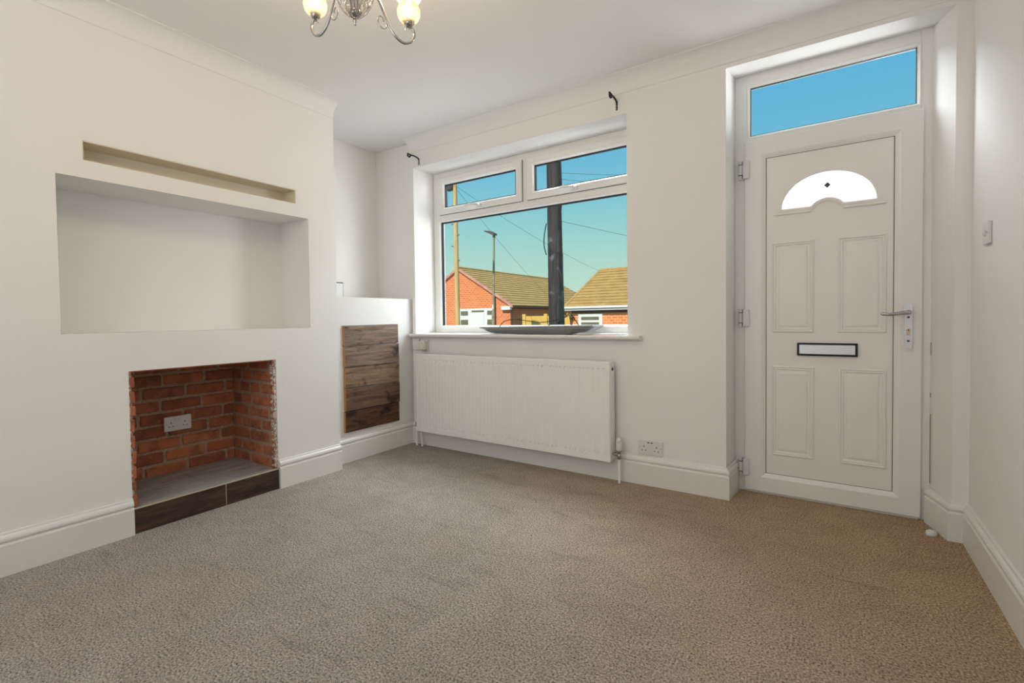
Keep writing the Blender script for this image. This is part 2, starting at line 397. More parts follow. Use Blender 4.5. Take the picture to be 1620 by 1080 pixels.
def plate(name, loops, y0, y1, mat, parent=None):
    """flat plate in the XZ plane with holes: loops of (x, z), first is outer; thickness y0..y1"""
    bm = bmesh.new(); es = []
    for lp in loops:
        vs = [bm.verts.new((x, y0, z)) for x, z in lp]
        es += [bm.edges.new((vs[i], vs[(i+1) % len(vs)])) for i in range(len(vs))]
    bmesh.ops.triangle_fill(bm, use_beauty=True, use_dissolve=False, edges=es, normal=(0, -1, 0))
    ex = bmesh.ops.extrude_face_region(bm, geom=list(bm.faces))
    for g in ex['geom']:
        if isinstance(g, bmesh.types.BMVert): g.co.y = y1
    bmesh.ops.recalc_face_normals(bm, faces=bm.faces)
    me = bpy.data.meshes.new(name); bm.to_mesh(me); bm.free(); me.materials.append(mat)
    return link(name, me, parent)
def rect(x0, x1, z0, z1): return [(x0, z0), (x1, z0), (x1, z1), (x0, z1)]
def ring(mb, x0, x1, z0, z1, prof, y):
    """mitred rectangular moulding: prof = list of (inset from the outer rectangle, height towards -Y)"""
    vs, fs = [], []
    for d, h in prof:
        vs += [(x0+d, y-h, z0+d), (x1-d, y-h, z0+d), (x1-d, y-h, z1-d), (x0+d, y-h, z1-d)]
    for i in range(len(prof)-1):
        fs += [(i*4+k, i*4+(k+1) % 4, (i+1)*4+(k+1) % 4, (i+1)*4+k) for k in range(4)]
    return mb.add(vs, fs)

# ------------------------------------------------------------------ dimensions (metres, camera at 0,0,1)
XL, XA, XB, XR = -2.725, -3.22, -2.82, 0.495       # chimney breast, alcove back, alcove boxing, right wall
YW, YB, ZC = 2.865, -1.30, 2.43                    # window wall, rear wall, ceiling
YBR = 2.075                                        # end of the chimney breast
WX0, WX1, WZ0, WZ1, YF = -2.765, -0.955, 0.888, 2.222, 3.10     # window frame
DX0, DX1, YD = -0.442, 0.391, 3.053                # door frame, door sash face

# ------------------------------------------------------------------ room shell
struct(MB().box(-3.6, 0.9, YB-0.3, 3.2, -0.25, 0.0).build('floor', M['carpet']), 'beige twist-pile carpet covering the whole room floor', 'carpet')
struct(MB().box(-3.6, 0.9, YB-0.3, 3.2, ZC, 2.75).build('ceiling', M['ceil']), 'plain white painted ceiling above the chandelier', 'ceiling')

w = MB()     # front wall with window and door openings
w.prism([(-3.6, 2.885), (-2.80, 2.885), (-2.80, 3.2), (-3.6, 3.2)], 2, 0, ZC)
w.prism([(-2.80, YW), (-2.765, YW), (-2.765, 3.2), (-2.80, 3.2)], 2, 0, ZC)
w.prism([(-1.010, YW), (-0.465, YW), (-0.442, 3.2), (-0.955, 3.2)], 2, 0, ZC)
w.prism([(0.441, YW), (0.9, YW), (0.9, 3.2), (0.382, 3.2), (0.391, 3.07)], 2, 0, ZC)
_wp = [(-2.765, YW), (-1.010, YW), (-0.955, 3.2), (-2.765, 3.2)]
w.prism(_wp, 2, 0, 0.862).prism(_wp, 2, 2.2165, ZC)
w.add([(-0.465, YW, 2.318), (0.441, YW, 2.318), (0.386, 3.2, 2.350), (-0.442, 3.2, 2.350), (-0.465, YW, ZC), (0.441, YW, ZC), (0.386, 3.2, ZC), (-0.442, 3.2, ZC)], [(0, 1, 2, 3), (0, 4, 5, 1), (3, 2, 6, 7), (4, 7, 6, 5)])
struct(w.build('wall_front', M['wall']), 'white wall holding the wide window and the front door', 'wall')

w = MB()     # chimney breast with television niche, shelf slot and fireplace opening
N = (0.655, 1.872, 0.958, 1.648); S = (0.750, 1.791, 1.725, 1.813); F = (0.892, 1.631, 0.0, 0.775)
ys = sorted({YB, YBR, N[0], N[1], S[0], S[1], F[0], F[1]}); zs = sorted({0.0, ZC, N[2], N[3], S[2], S[3], F[3]})
def inside(y, z, R): return R[0] < y < R[1] and R[2] < z < R[3]
# merge cells with equal depth in columns
for j in range(len(zs)-1):
    z0, z1 = zs[j], zs[j+1]; run = None
    for i in range(len(ys)-1):
        ym, zm = (ys[i]+ys[i+1])/2, (z0+z1)/2
        x = -3.035 if inside(ym, zm, N) else -2.855 if inside(ym, zm, S) else -3.27 if inside(ym, zm, F) else XL
        if run and run[2] == x: run[1] = ys[i+1]
        else:
            if run: w.box(-3.6, run[2], run[0], run[1], z0, z1)
            run = [ys[i], ys[i+1], x]
    w.box(-3.6, run[2], run[0], run[1], z0, z1)
struct(w.build('wall_left', M['wall']), 'white chimney breast with large niche, slot shelf and brick fireplace opening', 'wall')
struct(MB().box(-3.6, XA, YBR, 2.89, 0, ZC).build('wall_alcove', M['wall']), 'white back wall of the narrow alcove beside the chimney breast', 'wall')
struct(MB().box(XA, XB, YBR, 2.885, 0, 1.168).build('wall_alcove_boxing', M['wall']), 'half-height white boxing filling the lower alcove', 'wall')
struct(MB().box(XR, 0.9, YB-0.3, 2.87, 0, ZC).build('wall_right', M['wall']), 'white side wall with the light switch', 'wall')
# rear wall (behind the camera) with an opening for the added window
w = MB()
w.box(-3.6, -2.5, YB-0.3, YB, 0, ZC).box(0.1, 0.9, YB-0.3, YB, 0, ZC).box(-2.5, 0.1, YB-0.3, YB, 0, 0.65).box(-2.5, 0.1, YB-0.3, YB, 2.25, ZC)
struct(w.build('wall_rear', M['wall']), 'white wall behind the viewer with an added wide window', 'wall')
rw = empty('added_rear_window', (-1.2, YB-0.1, 0.65)); struct(rw, 'added wide rear window and white blind behind the fill lamp', 'window')
m = MB().box(-2.5, 0.1, YB-0.2, YB-0.13, 0.65, 0.71).box(-2.5, 0.1, YB-0.2, YB-0.13, 2.19, 2.25).box(-2.5, -2.44, YB-0.2, YB-0.13, 0.71, 2.19).box(0.04, 0.1, YB-0.2, YB-0.13, 0.71, 2.19)
m.build('window_frame', M['upvc'], rw)
MB().box(-2.44, 0.04, YB-0.12, YB-0.115, 0.66, 2.24).build('blind', M['paper'], rw)

# unpainted cream lining of the slot shelf
m = MB(); e_ = 0.004
m.box(-2.855, -2.851, S[0], S[1], S[2], S[3]).box(-2.851, -2.728, S[1]-e_, S[1], S[2], S[3]).box(-2.851, -2.728, S[0], S[0]+e_, S[2], S[3]).box(-2.851, -2.728, S[0]+e_, S[1]-e_, S[3]-e_, S[3]).box(-2.851, -2.728, S[0]+e_, S[1]-e_, S[2], S[2]+e_)
struct(m.build('trim_5', M['slotboard']), 'cream board lining of the slim slot above the niche', 'shelf lining')

# coving
def cove(c=0.083, n=8):
    p = [(0, -c-0.006), (0.004, -c-0.006), (0.004, -c)]
    for k in range(n+1):
        a = PI/2*k/n
        p.append((c - (c-0.004)*math.cos(a), -c + (c-0.004)*math.sin(a)))
    p += [(c, -0.004), (c+0.006, -0.004), (c+0.006, 0), (0, 0)]
    return p
pf = cove()
o = MB().prism([(XL+d, ZC+z) for d, z in pf], 1, YB, YBR).build('trim_1', M['ceil']); struct(o, 'white plaster coving along the chimney breast', 'coving')
o = MB().prism([(YW-d, ZC+z) for d, z in pf], 0, -2.80, XR).build('trim_2', M['ceil']); struct(o, 'white plaster coving above the window and front door', 'coving')
o = MB().prism([(XR-d, ZC+z) for d, z in pf], 1, YB, YW-0.09).build('trim_3', M['ceil']); struct(o, 'white plaster coving along the right wall', 'coving')

# baseboards: swept profile along polylines (room side to the left of travel)
BP = [(0, 0), (0.020, 0), (0.020, 0.122), (0.017, 0.128), (0.0145, 0.130), (0.0145, 0.134), (0.019, 0.137), (0.0205, 0.143), (0.0195, 0.150), (0.016, 0.157), (0.010, 0.162), (0.008, 0.170), (0, 0.171)]
def sweep(mb, path, prof):
    n = len(path); P = [Vector((a, b)) for a, b in path]; offs = []
    for i in range(n):
        d0 = (P[i]-P[i-1]).normalized() if i > 0 else None
        d1 = (P[i+1]-P[i]).normalized() if i < n-1 else None
        d0 = d0 or d1; d1 = d1 or d0
        n0, n1 = Vector((-d0.y, d0.x)), Vector((-d1.y, d1.x)); b = (n0+n1).normalized()
        offs.append(b / max(0.3, b.dot(n0)))
    m_ = len(prof); vs, fs = [], []
    for i in range(n):
        vs += [(P[i].x+offs[i].x*d, P[i].y+offs[i].y*d, z) for d, z in prof]
    for i in range(n-1):
        fs += [(i*m_+k, i*m_+(k+1) % m_, (i+1)*m_+(k+1) % m_, (i+1)*m_+k) for k in range(m_)]
    fs += [tuple(range(m_)), tuple(range((n-1)*m_, n*m_))[::-1]]
    return mb.add(vs, fs)
def bb(name, path, label):
    o = sweep(MB(), path, BP).build(name, M['gloss']); struct(o, label, 'baseboard')
bb('baseboard_left', [(XL, F[0]), (XL, YB)], 'white moulded baseboard left of the fireplace')
bb('baseboard_chimney', [(XL, YBR), (XL, F[1])], 'short white baseboard between fireplace and alcove')
bb('baseboard_alcove', [(XB, 2.865), (XB, YBR)], 'white baseboard under the wooden plank cover')
bb('baseboard_front', [(-0.446, 3.075), (-0.465, YW), (-2.80, YW)], 'white baseboard under the radiator and double socket')
bb('baseboard_right', [(XR, YB), (XR, YW), (0.441, YW), (0.391, 3.052)], 'white baseboard along the right wall turning in to the door')

# ------------------------------------------------------------------ window_1
wd = empty('window_1', ((WX0+WX1)/2, YF, WZ0)); struct(wd, 'wide white window with two small openers above one large pane', 'window')
FX0, FX1 = WX0, WX1; FW = 0.062; yb = YF+0.07
MC = -1.875                                                   # mullion centre
m = MB()
m.box(FX0, FX0+FW, YF, yb, WZ0, WZ1, 0.004).box(FX1-FW, FX1, YF, yb, WZ0, WZ1, 0.004)
m.box(FX0+FW-.004, FX1-FW+.004, YF+.0006, yb, WZ1-0.052, WZ1, 0.004).box(FX0+FW-.004, FX1-FW+.004, YF+.0006, yb, WZ0, WZ0+0.05, 0.004)
m.box(FX0+FW-.004, FX1-FW+.004, YF+.0006, yb, 1.815, 1.880, 0.004)
m.box(MC-0.034, MC+0.034, YF+.001, yb, 1.875, WZ1-0.048, 0.004)
m.build('frame', M['upvc'], wd)
# beads around the large pane (chamfered) and the black gasket
gx0, gx1, gz0, gz1 = -2.684, FX1-0.081, 0.953, 1.803
m = MB(); ring(m, gx0-.020, gx1+.020, gz0-.020, gz1+.020, [(0.0, -0.02), (0.0, 0.003), (0.006, 0.004), (0.016, -0.012), (0.016, -0.03)], YF); m.build('glazing_bead', M['upvc'], wd)
m = MB(); ring(m, gx0-.005, gx1+.005, gz0-.0125, gz1+.005, [(0, -0.010), (0.0075, -0.011), (0.0075, -0.034)], YF); m.build('gasket', M['gasket'], wd)
MB().box(gx0-.004, gx1+.004, YF+0.030, YF+0.034, gz0-.004, gz1+.004).build('pane', M['pane'], wd)
# sash handles
def win_handle(par, x, z, flip):
    s_ = -1 if flip else 1
    m = MB().box(x-0.028, x+0.028, YF-0.032, YF-0.022, z-0.014, z+0.014, 0.004)
    m.tube([(x, YF-0.03, z), (x, YF-0.055, z+.002)], 0.011, 10)
    m.tube([(x, YF-0.055, z+.002), (x-s_*0.03, YF-0.060, z+.008), (x-s_*0.075, YF-0.060, z+.012), (x-s_*0.115, YF-0.057, z+.004)], [0.010, 0.010, 0.009, 0.006], 10)
    m.build('handle', M['plastic'], par)
for px0, px1, hx, fl in ((-2.630, -1.946, -2.27, False), (-1.775, -1.091, -1.455, False)):
    z0, z1 = 1.912, 2.123
    sx0, sx1, sz0, sz1 = px0-0.062, px1+0.062, z0-0.044, z1+0.046
    sh = MB()
    ring(sh, sx0, sx1, sz0, sz1, [(0, 0.0), (0, 0.016), (0.004, 0.020), (0.038, 0.020), (0.046, 0.016), (0.0575, 0.002), (0.0575, -0.02)], YF)
    s_ob = sh.build('sash', M['upvc'], wd)
    # ring insets are equal on all sides; pane opening follows
    ox0, ox1, oz0, oz1 = sx0+0.0575, sx1-0.0575, sz0+0.0575, sz1-0.0575
    m = MB(); ring(m, sx0-.003, sx1+.003, sz0-.003, sz1+.003, [(0, -0.001), (0, 0.002), (0.004, 0.002), (0.004, -0.001)], YF); m.build('seal', M['gasket'], s_ob)
    m = MB(); ring(m, ox0-.002, ox1+.002, oz0-.002, oz1+.002, [(0, 0.003), (0.0065, 0.001), (0.0065, -0.024)], YF); m.build('gasket', M['gasket'], s_ob)
    MB().box(ox0, ox1, YF+0.018, YF+0.022, oz0, oz1).build('pane', M['pane'], s_ob)
    win_handle(s_ob, hx, sz0+0.022, fl)
# sill board
m = MB(); m.prism([(2.822, 0.866), (2.818, 0.872), (2.818, 0.882), (2.822, 0.888), (3.10, 0.888), (3.10, 0.862), (2.83, 0.862)], 0, -2.797, -0.925)
o = m.build('trim_4', M['gloss']); struct(o, 'white painted window sill board above the radiator', 'window sill')

# ------------------------------------------------------------------ door_1 with toplight window_2
dr = empty('door_1', (-0.02, YD, 0)); struct(dr, 'white panelled front door with arched glass and letter plate', 'door')
YFR = YD+0.014; yb = YD+0.085
m = MB()
m.box(DX0-0.012, DX0+0.055, YFR, yb, 0, 2.348, 0.004).box(DX1-0.042, DX1+0.012, YFR, yb, 0, 2.348, 0.004)
m.box(DX0+0.05, DX1-0.04, YFR+.0006, yb, 1.950, 1.985, 0.003).box(DX0+0.05, DX1-0.04, YFR+.0006, yb, 2.279, 2.348, 0.003)
m.box(DX0+0.05, DX1-0.04, YFR+.0006, yb, 0, 0.03)
m.build('frame', M['upvc'], dr)
# sash (mitred profile) and panel
sx0, sx1, sz0, sz1 = -0.401, 0.361, 0.012, 1.967
m = MB(); ring(m, sx0, sx1, sz0, sz1, [(0.0, -0.03), (0.0, -0.003), (0.004, 0.0), (0.082, 0.0), (0.092, -0.004), (0.1055, -0.012), (0.1055, -0.03)], YD); m.build('door_sash', M['upvc'], dr)
PX0, PX1, PZ0, PZ1 = -0.295, 0.255, 0.117, 1.862
FC, FB = -0.016, 1.571                                         # fanlight centre and base
def fan(o, n=28):
    R1, hw = 0.203+o, 0.0715-o; R2, zc = max(0.0895-o, .01), FB-0.054
    pts = [(FC + R1*math.cos(PI*k/n), FB-o*0.0 + (0.168+o)*math.sin(PI*k/n)) for k in range(n+1)]
    if o: pts = [(x, z) for x, z in pts]
    b = FB-o
    if o: pts = [(FC+R1, b)] + pts + [(FC-R1, b)]
    # hump, left to right
    h0 = b - zc; R2 = R2
    a0 = math.asin(max(-1, min(1, h0/R2)))
    n2 = 12
    pts += [(FC + R2*math.cos(PI-a0 - (PI-2*a0)*k/n2), zc + R2*math.sin(PI-a0 - (PI-2*a0)*k/n2)) for k in range(n2+1)]
    return pts
panel = plate('door_panel', [rect(PX0, PX1, PZ0, PZ1), fan(0.0)], YD+0.014, YD+0.040, M['door'], dr)
m = MB(); ring(m, PX0, PX1, PZ0, PZ1, [(-0.001, -0.0125), (0.0022, -0.0125), (0.0022, -0.016)], YD); m.build('gasket', M['gasket'], dr)
yp = YD+0.014
o = plate('arch_moulding', [fan(0.020), fan(0.0)], yp-0.006, yp+.002, M['door'], panel)
o = plate('arch_bead', [fan(0.014), fan(0.006)], yp-0.010, yp-.005, M['door'], panel)
for x0, x1 in ((-0.258, -0.085), (0.052, 0.226)):
    MB().box(x0, x1, yp-0.009, yp+.001, FB-0.031, FB-0.020, 0.003).build('arch_foot_moulding', M['door'], panel)
plate('arch_glass', [fan(-0.001)[:]], YD+0.026, YD+0.030, M['frost'], panel)
# leaded motif on the arched glass
m = MB(); c0 = (-0.016, 1.672); q = 0.0155
m.prism([(c0[0]-q, c0[1]), (c0[0], c0[1]-q), (c0[0]+q, c0[1]), (c0[0], c0[1]+q)], 1, YD+0.022, YD+0.0255)
for sgn in (1, -1):
    m.prism([(c0[0]-0.028, c0[1]+sgn*0.004), (c0[0]-0.0245, c0[1]+sgn*0.003), (c0[0]-0.009, c0[1]+sgn*0.0195), (c0[0]-0.0125, c0[1]+sgn*0.0205)], 1, YD+0.022, YD+0.0255)
m.build('lead_diamond', M['lead'], panel)
for x0, x1, z0, z1 in ((-0.266, -0.071, 0.904, 1.394), (0.033, 0.228, 0.904, 1.394), (-0.266, -0.070, 0.226, 0.720), (0.038, 0.230, 0.226, 0.720)):
    m = MB(); ring(m, x0, x1, z0, z1, [(0, 0), (0.002, 0.006), (0.007, 0.0075), (0.010, 0.003), (0.013, 0.0035), (0.017, 0.0045), (0.021, 0.0), (0.024, -0.003), (0.034, 0.003), (0.040, 0.004)], yp)
    d = 0.040; k = len(m.v)-4; m.f.append((k, k+1, k+2, k+3)); m.sm.append(False)
    m.build('raised_panel', M['door'], panel)
# letter plate
lp = MB(); ring(lp, -0.147, 0.114, 0.781, 0.849, [(0, 0), (0, 0.012), (0.002, 0.014), (0.008, 0.014), (0.008, 0.004)], yp); lo = lp.build('letter_plate', M['gasket'], dr)
MB().box(-0.139, 0.106, yp-0.010, yp+.001, 0.789, 0.841, 0.002).build('letter_flap', M['steel'], lo)
# handle
hx, = (0.3085,)
m = MB(); n = 12; pl_ = [(hx + 0.0155*math.cos(a), 1.031 + 0.0155*math.sin(a)) for a in [PI*k/n for k in range(n+1)]] + [(hx + 0.0155*math.cos(a), 0.842 + 0.0155*math.sin(a)) for a in [PI+PI*k/n for k in range(n+1)]]
m.prism(pl_, 1, YD-0.010, YD+.001); ho = m.build('handle_plate', M['steel'], dr)
m = MB(); m.tube([(hx, YD-0.009, 1.004), (hx, YD-0.045, 1.004)], [0.013, 0.010], 12)
m.tube([(hx+0.004, YD-0.048, 1.004), (hx-0.02, YD-0.052, 1.002), (hx-0.05, YD-0.054, 0.997), (hx-0.075, YD-0.054, 0.9945), (hx-0.098, YD-0.052, 0.997), (hx-0.108, YD-0.049, 0.998)], [0.009, 0.0095, 0.0085, 0.007, 0.008, 0.004], 10)
m.build('handle_lever', M['chrome'], ho)
MB().disc((hx, YD-0.0125, 0.980), 0.0055, 1, 12, 0.004).build('screw', M['lead'], ho)
MB().disc((hx, YD-0.0125, 0.866), 0.0055, 1, 12, 0.004).build('screw', M['lead'], ho)
m = MB().disc((hx, YD-0.016, 0.917), 0.0085, 1, 14, 0.008).box(hx-0.006, hx+0.006, YD-0.014, YD-.008, 0.894, 0.912, 0.002); m.build('lock_cylinder', M['brass'], ho)
MB().box(hx-0.0015, hx+0.0015, YD-0.0165, YD-0.0155, 0.914, 0.922).build('keyhole', M['slot'], ho)
# hinges
for z in (1.812, 0.986, 0.143):
    m = MB().box(-0.408, -0.374, YD-0.014, YD+.001, z-0.050, z+0.047, 0.004); h_ = m.build('hinge', M['plastic'], dr)
    m = MB().tube([(-0.419, YD-0.006, z-0.027), (-0.419, YD-0.006, z+0.027)], 0.010, 12).tube([(-0.419, YD-0.004, z-0.05), (-0.419, YD-0.004, z-0.030)], 0.009, 12).tube([(-0.419, YD-0.004, z+0.030), (-0.419, YD-0.004, z+0.05)], 0.009, 12)
    m.build('hinge_knuckle', M['plastic'], h_)
    MB().box(-0.430, -0.406, YD-0.002, YD+0.027, z-0.052, z+0.052).build('hinge_leaf', M['plastic'], h_)
    for dz in (-0.030, 0.027): MB().tube([(-0.419, YD-0.007, z+dz), (-0.419, YD-0.007, z+dz+0.003)], 0.0108, 12).build('hinge_gap', M['gasket'], h_)
    MB().box(-0.4095, -0.4065, YD-0.010, YD-0.001, z-0.046, z-0.030).build('hinge_shadow_gap', M['gasket'], h_); MB().box(-0.4095, -0.4065, YD-0.010, YD-0.001, z+0.030, z+0.046).build('hinge_shadow_gap', M['gasket'], h_)
MB().box(0.3900, 0.3925, YD-0.006, YD-0.003, 0.19, 0.52).box(0.3900, 0.3925, YD-0.006, YD-0.003, 0.60, 0.62).box(0.3900, 0.3925, YD-0.006, YD-0.003, 0.80, 0.86).build('sealant_gap', M['sealant'], dr)
# toplight
tl = empty('window_2', (-0.015, YFR, 1.985)); struct(tl, 'narrow toplight window of blue sky above the front door', 'window')
m = MB(); ring(m, -0.388, 0.3505, 1.9845, 2.280, [(0, -0.001), (0, 0.003), (0.005, 0.004), (0.015, -0.008), (0.015, -0.03)], YFR); m.build('glazing_bead', M['upvc'], tl)
m = MB(); ring(m, -0.376, 0.3385, 1.996, 2.2695, [(0, -0.008), (0.0055, -0.0085), (0.0055, -0.028)], YFR); m.build('gasket', M['gasket'], tl)
MB().box(-0.374, 0.336, YFR+0.022, YFR+0.026, 1.998, 2.267).build('pane', M['pane'], tl)

# ------------------------------------------------------------------ fireplace
fp = empty('fireplace', (-2.97, 1.26, 0)); tag(fp, 'open brick fireplace recess in the white chimney breast', 'fireplace')
HZ = 0.123
mb_ = MB().box(-3.27, -3.215, F[0], F[1], 0, F[3]).box(-3.215, -2.75, F[1]-0.0, F[1]+.001, 0, F[3])
mb_ = MB()
mb_.box(-3.268, -3.2025, F[0]+.002, F[1]-.002, 0.01, F[3]-.001)           # back bed
mb_.box(-3.217, -2.733, F[1]-0.013, F[1]-0.001, 0.01, F[3]-.001)         # right bed
mb_.box(-3.217, -2.733, F[0]+0.001, F[0]+0.013, 0.01, F[3]-.001)         # left bed
mb_.build('mortar_bed', M['mortar'], fp)
MB().box(-3.26, -2.732, F[0]+.002, F[1]-.002, F[3]-0.006, F[3]-0.0005).build('lintel_soffit', M['brick'], fp)
def brick(cx, cy, cz, lx, ly, lz):
    m = MB().box(-lx/2, lx/2, -ly/2, ly/2, -lz/2, lz/2, 0.006)
    j = 0.003
    m.v = [(a+rnd.uniform(-j, j)*0.6, b+rnd.uniform(-j, j)*0.6, c_+rnd.uniform(-j, j)) for a, b, c_ in m.v]
    me_o = m.build('brick', M['brick'], None); me_o.location = (cx, cy, cz); me_o.parent = fp
    me_o.matrix_parent_inverse = fp.matrix_world.inverted()
    me_o.rotation_euler = (rnd.uniform(-.008, .008), rnd.uniform(-.008, .008), rnd.uniform(-.008, .008))
    return me_o
CH, J = 0.0745, 0.0145
zc = HZ - 0.006; row = 0
BLy0, BLy1 = F[0]+0.012, F[1]-0.014
while zc < F[3]-0.012:
    z1 = min(zc+CH-J, F[3]-0.004)
    if z1-zc > 0.015:
        # back wall, stretcher bond
        y = BLy0 + (-0.125 if row % 2 else -0.02) - 0.05*((row*37) % 3)/3
        while y < BLy1:
            a, b = max(y, BLy0), min(y+0.214 if rnd.random() > 0.16 else y+0.112, BLy1)
            wdt = b
            if b-a > 0.02: brick(-3.210, (a+b)/2, (zc+z1)/2, 0.026+rnd.uniform(0, .004), b-a, z1-zc)
            y = wdt+J
            if wdt >= BLy1: break
        # side walls
        for sy, off in ((F[1]-0.0075, 0.0), (F[0]+0.0075, 0.07)):
            x = -3.196 - ((0.12 if row % 2 else 0.03) + off)
            xe = -2.738
            while x < xe:
                a, b = max(x, -3.194), min(x+0.212 if rnd.random() > 0.25 else x+0.104, xe)
                if b-a > 0.02: brick((a+b)/2, sy, (zc+z1)/2, b-a, 0.018+rnd.uniform(0, .003), z1-zc)
                if b >= xe: break
                x = b+J
    zc += CH; row += 1
# cut brick ends along the left jamb, and chipped plaster on the right edge
zc = HZ+0.002; k = 0
while zc < F[3]-0.02:
    hgt = rnd.uniform(0.05, 0.068); z1 = min(zc+hgt, F[3]-0.004)
    pr = rnd.uniform(0.020, 0.030)
    o = brick(-2.748, F[0]+pr/2, (zc+z1)/2, 0.036, pr, z1-zc)
    zc = z1+rnd.uniform(0.008, 0.016); k += 1
# ragged plaster edge strips (real geometry)
for side, ybase, sg in (('l', F[0]+0.001, 1), ('r', F[1]-0.001, -1)):
    m = MB(); pts = []; z = HZ; nst = 46
    vs, fs = [], []
    for i in range(nst+1):
        z = HZ + (F[3]-HZ)*i/nst
        d = abs(rnd.gauss(0.004, 0.003)) + (0.010 if sg < 0 else 0.0)
        e = rnd.uniform(0, 0.003)
        vs += [(XL-0.0015-e, ybase, z), (XL-0.003-e, ybase+sg*min(d, 0.022), z+rnd.uniform(-.003, .003)), (XL-0.035, ybase+sg*min(d*1.2, .022), z), (XL-0.035, ybase, z)]
    for i in range(nst):
        for k in range(4):
            fs.append((i*4+k, i*4+(k+1) % 4, i*4+4+(k+1) % 4, i*4+4+k))
    m.add(vs, fs); o = m.build('plaster_edge', M['plaster'], fp)
# hearth: bed, two slabs, pale front trim, two dark front tiles with a grouted joint
MB().box(-3.20, -2.735, F[0]+.004, F[1]-.004, 0.0, HZ-0.010).build('hearth_bed', M['grout'], fp)
for a, b in ((F[0]+.004, 1.2685), (1.2715, F[1]-.004)):
    MB().box(-3.195, -2.722, a, b, HZ-0.010, HZ, 0.0012).build('hearth_slab', M['slate'], fp)
MB().box(-2.7225, -2.7175, F[0]+.003, F[1]-.003, HZ-0.006, HZ+.0015).build('hearth_edge_trim', M['grout'], fp)
MB().box(-2.735, -2.7185, 1.315, 1.325, 0, HZ-.0065).build('tile_joint', M['grout'], fp)
for a, b in ((F[0]+.003, 1.3187), (1.3213, F[1]-.003)):
    MB().box(-2.734, -2.7175, a, b, 0.0, HZ-0.0065, 0.0015).build('hearth_tile', M['hearth_wood'], fp)

# ------------------------------------------------------------------ sockets
def socket(name, label, origin, axis_u, normal, usb=False, switch=True):
    """double 13 A plate; built in local (u, n, z) then rotated"""
    root = empty(name); mats = []
    def B(nm, mat, mb): return mb.build(nm, mat, root)
    B('plate', M['plastic'], MB().box(-0.073, 0.073, -0.010, 0.0, -0.043, 0.043, 0.003))
    for s_ in (-1, 1):
        x = s_*0.037
        for dx, dz, w_, h_ in ((0, 0.006, 0.0042, 0.0085), (-0.0105, -0.016, 0.0068, 0.0042), (0.0105, -0.016, 0.0068, 0.0042)):
            B('pin_hole', M['slot'], MB().box(x+dx-w_/2, x+dx+w_/2, -0.0106, -0.009, dz-h_/2, dz+h_/2))
        B('screw', M['satin'], MB().disc((s_*0.0605, -0.0108, 0.002), 0.0032, 1, 10, 0.002))
        if switch: B('rocker', M['plastic'], MB().box(s_*0.011-0.007, s_*0.011+0.007, -0.0135, -0.009, 0.015, 0.034, 0.0015))
        if usb: B('usb_port', M['slot'], MB().box(s_*0.0095-0.0065, s_*0.0095+0.0065, -0.0106, -0.009, 0.0275, 0.0325))
    root.location = origin; root.rotation_euler = (0, 0, axis_u)
    tag(root, label, 'socket'); return root
socket('double_socket', 'white double socket with twin charging ports beside the radiator', (-0.8757, YW, 0.2235), 0, None, usb=True, switch=False)
socket('double_socket', 'white double socket mounted on the brick fireplace back', (-3.186, 1.2785, 0.4095), PI/2, None)
bpy.context.view_layer.update()

# ------------------------------------------------------------------ plank cover on the alcove boxing
pc = empty('plank_cover', (XB, 2.445, 0.21)); tag(pc, 'rustic panel of five dark wooden planks on the alcove boxing', 'wooden panel')
zt = [0.973, 0.824, 0.6725, 0.5225, 0.362, 0.211]; tones = ['plank_a', 'plank_a', 'plank_b', 'plank_c', 'plank_d']
for i in range(5):
    z1, z0 = zt[i]-0.0022, zt[i+1]+0.0022
    dy = (0.000, 0.004, 0.008, 0.006, -0.004)[i]; dpt = (0.019, 0.022, 0.018, 0.022, 0.019)[i]
    m = MB().box(-dpt, 0, -0.258, 0.258, -(z1-z0)/2, (z1-z0)/2, 0.002)
    o = m.build('plank', M[tones[i]], None); o.location = (XB+dpt, 2.445+dy*.5, (z0+z1)/2 - .004); o.parent = pc; o.matrix_parent_inverse = pc.matrix_world.inverted()
    o.rotation_euler = ((0.006, -0.004, -0.012, -0.014, -0.004)[i], 0, 0)
    eg = MB().box(-dpt, -0.001, -0.2595, -0.2575, -(z1-z0)/2+.001, (z1-z0)/2-.001).build('end_grain', M['endgrain'], None); eg.parent = o

# ------------------------------------------------------------------ radiator
RX0, RX1, RZ0, RZ1, RY = -2.687, -1.086, 0.124, 0.733, 2.762
ra = empty('radiator', ((RX0+RX1)/2, 2.81, RZ0)); tag(ra, 'long white panel radiator under the window', 'radiator')
# front convector panel: rolled edges and pressed vertical flutes with notches
ncol = 48; pitch = (RX1-RX0-0.044)/ncol
m = MB(); xs = [(RX0, 0.010), (RX0+0.004, 0.002), (RX0+0.018, 0.0), (RX0+0.021, 0.003)]
x = RX0+0.022
for k in range(ncol):
    xs += [(x, 0.003), (x+pitch*0.30, 0.003), (x+pitch*0.40, 0.0043), (x+pitch*0.60, 0.0043), (x+pitch*0.70, 0.003)]; x += pitch
xs += [(RX1-0.021, 0.003), (RX1-0.018, 0.0), (RX1-0.004, 0.002), (RX1, 0.010)]
zr = [(RZ0, 0.010, 0), (RZ0+0.004, 0.002, 0), (RZ0+0.015, 0.0, 0), (RZ0+0.018, 0.003, 0), (RZ0+0.040, 0.003, 0), (RZ0+0.043, 0.003, 2), (RZ0+0.050, 0.003, 2), (RZ0+0.054, 0.003, 1), (RZ1-0.054, 0.003, 1), (RZ1-0.050, 0.003, 2), (RZ1-0.043, 0.003, 2), (RZ1-0.040, 0.003, 0), (RZ1-0.018, 0.003, 0), (RZ1-0.015, 0.0, 0), (RZ1-0.004, 0.002, 0), (RZ1, 0.010, 0)]
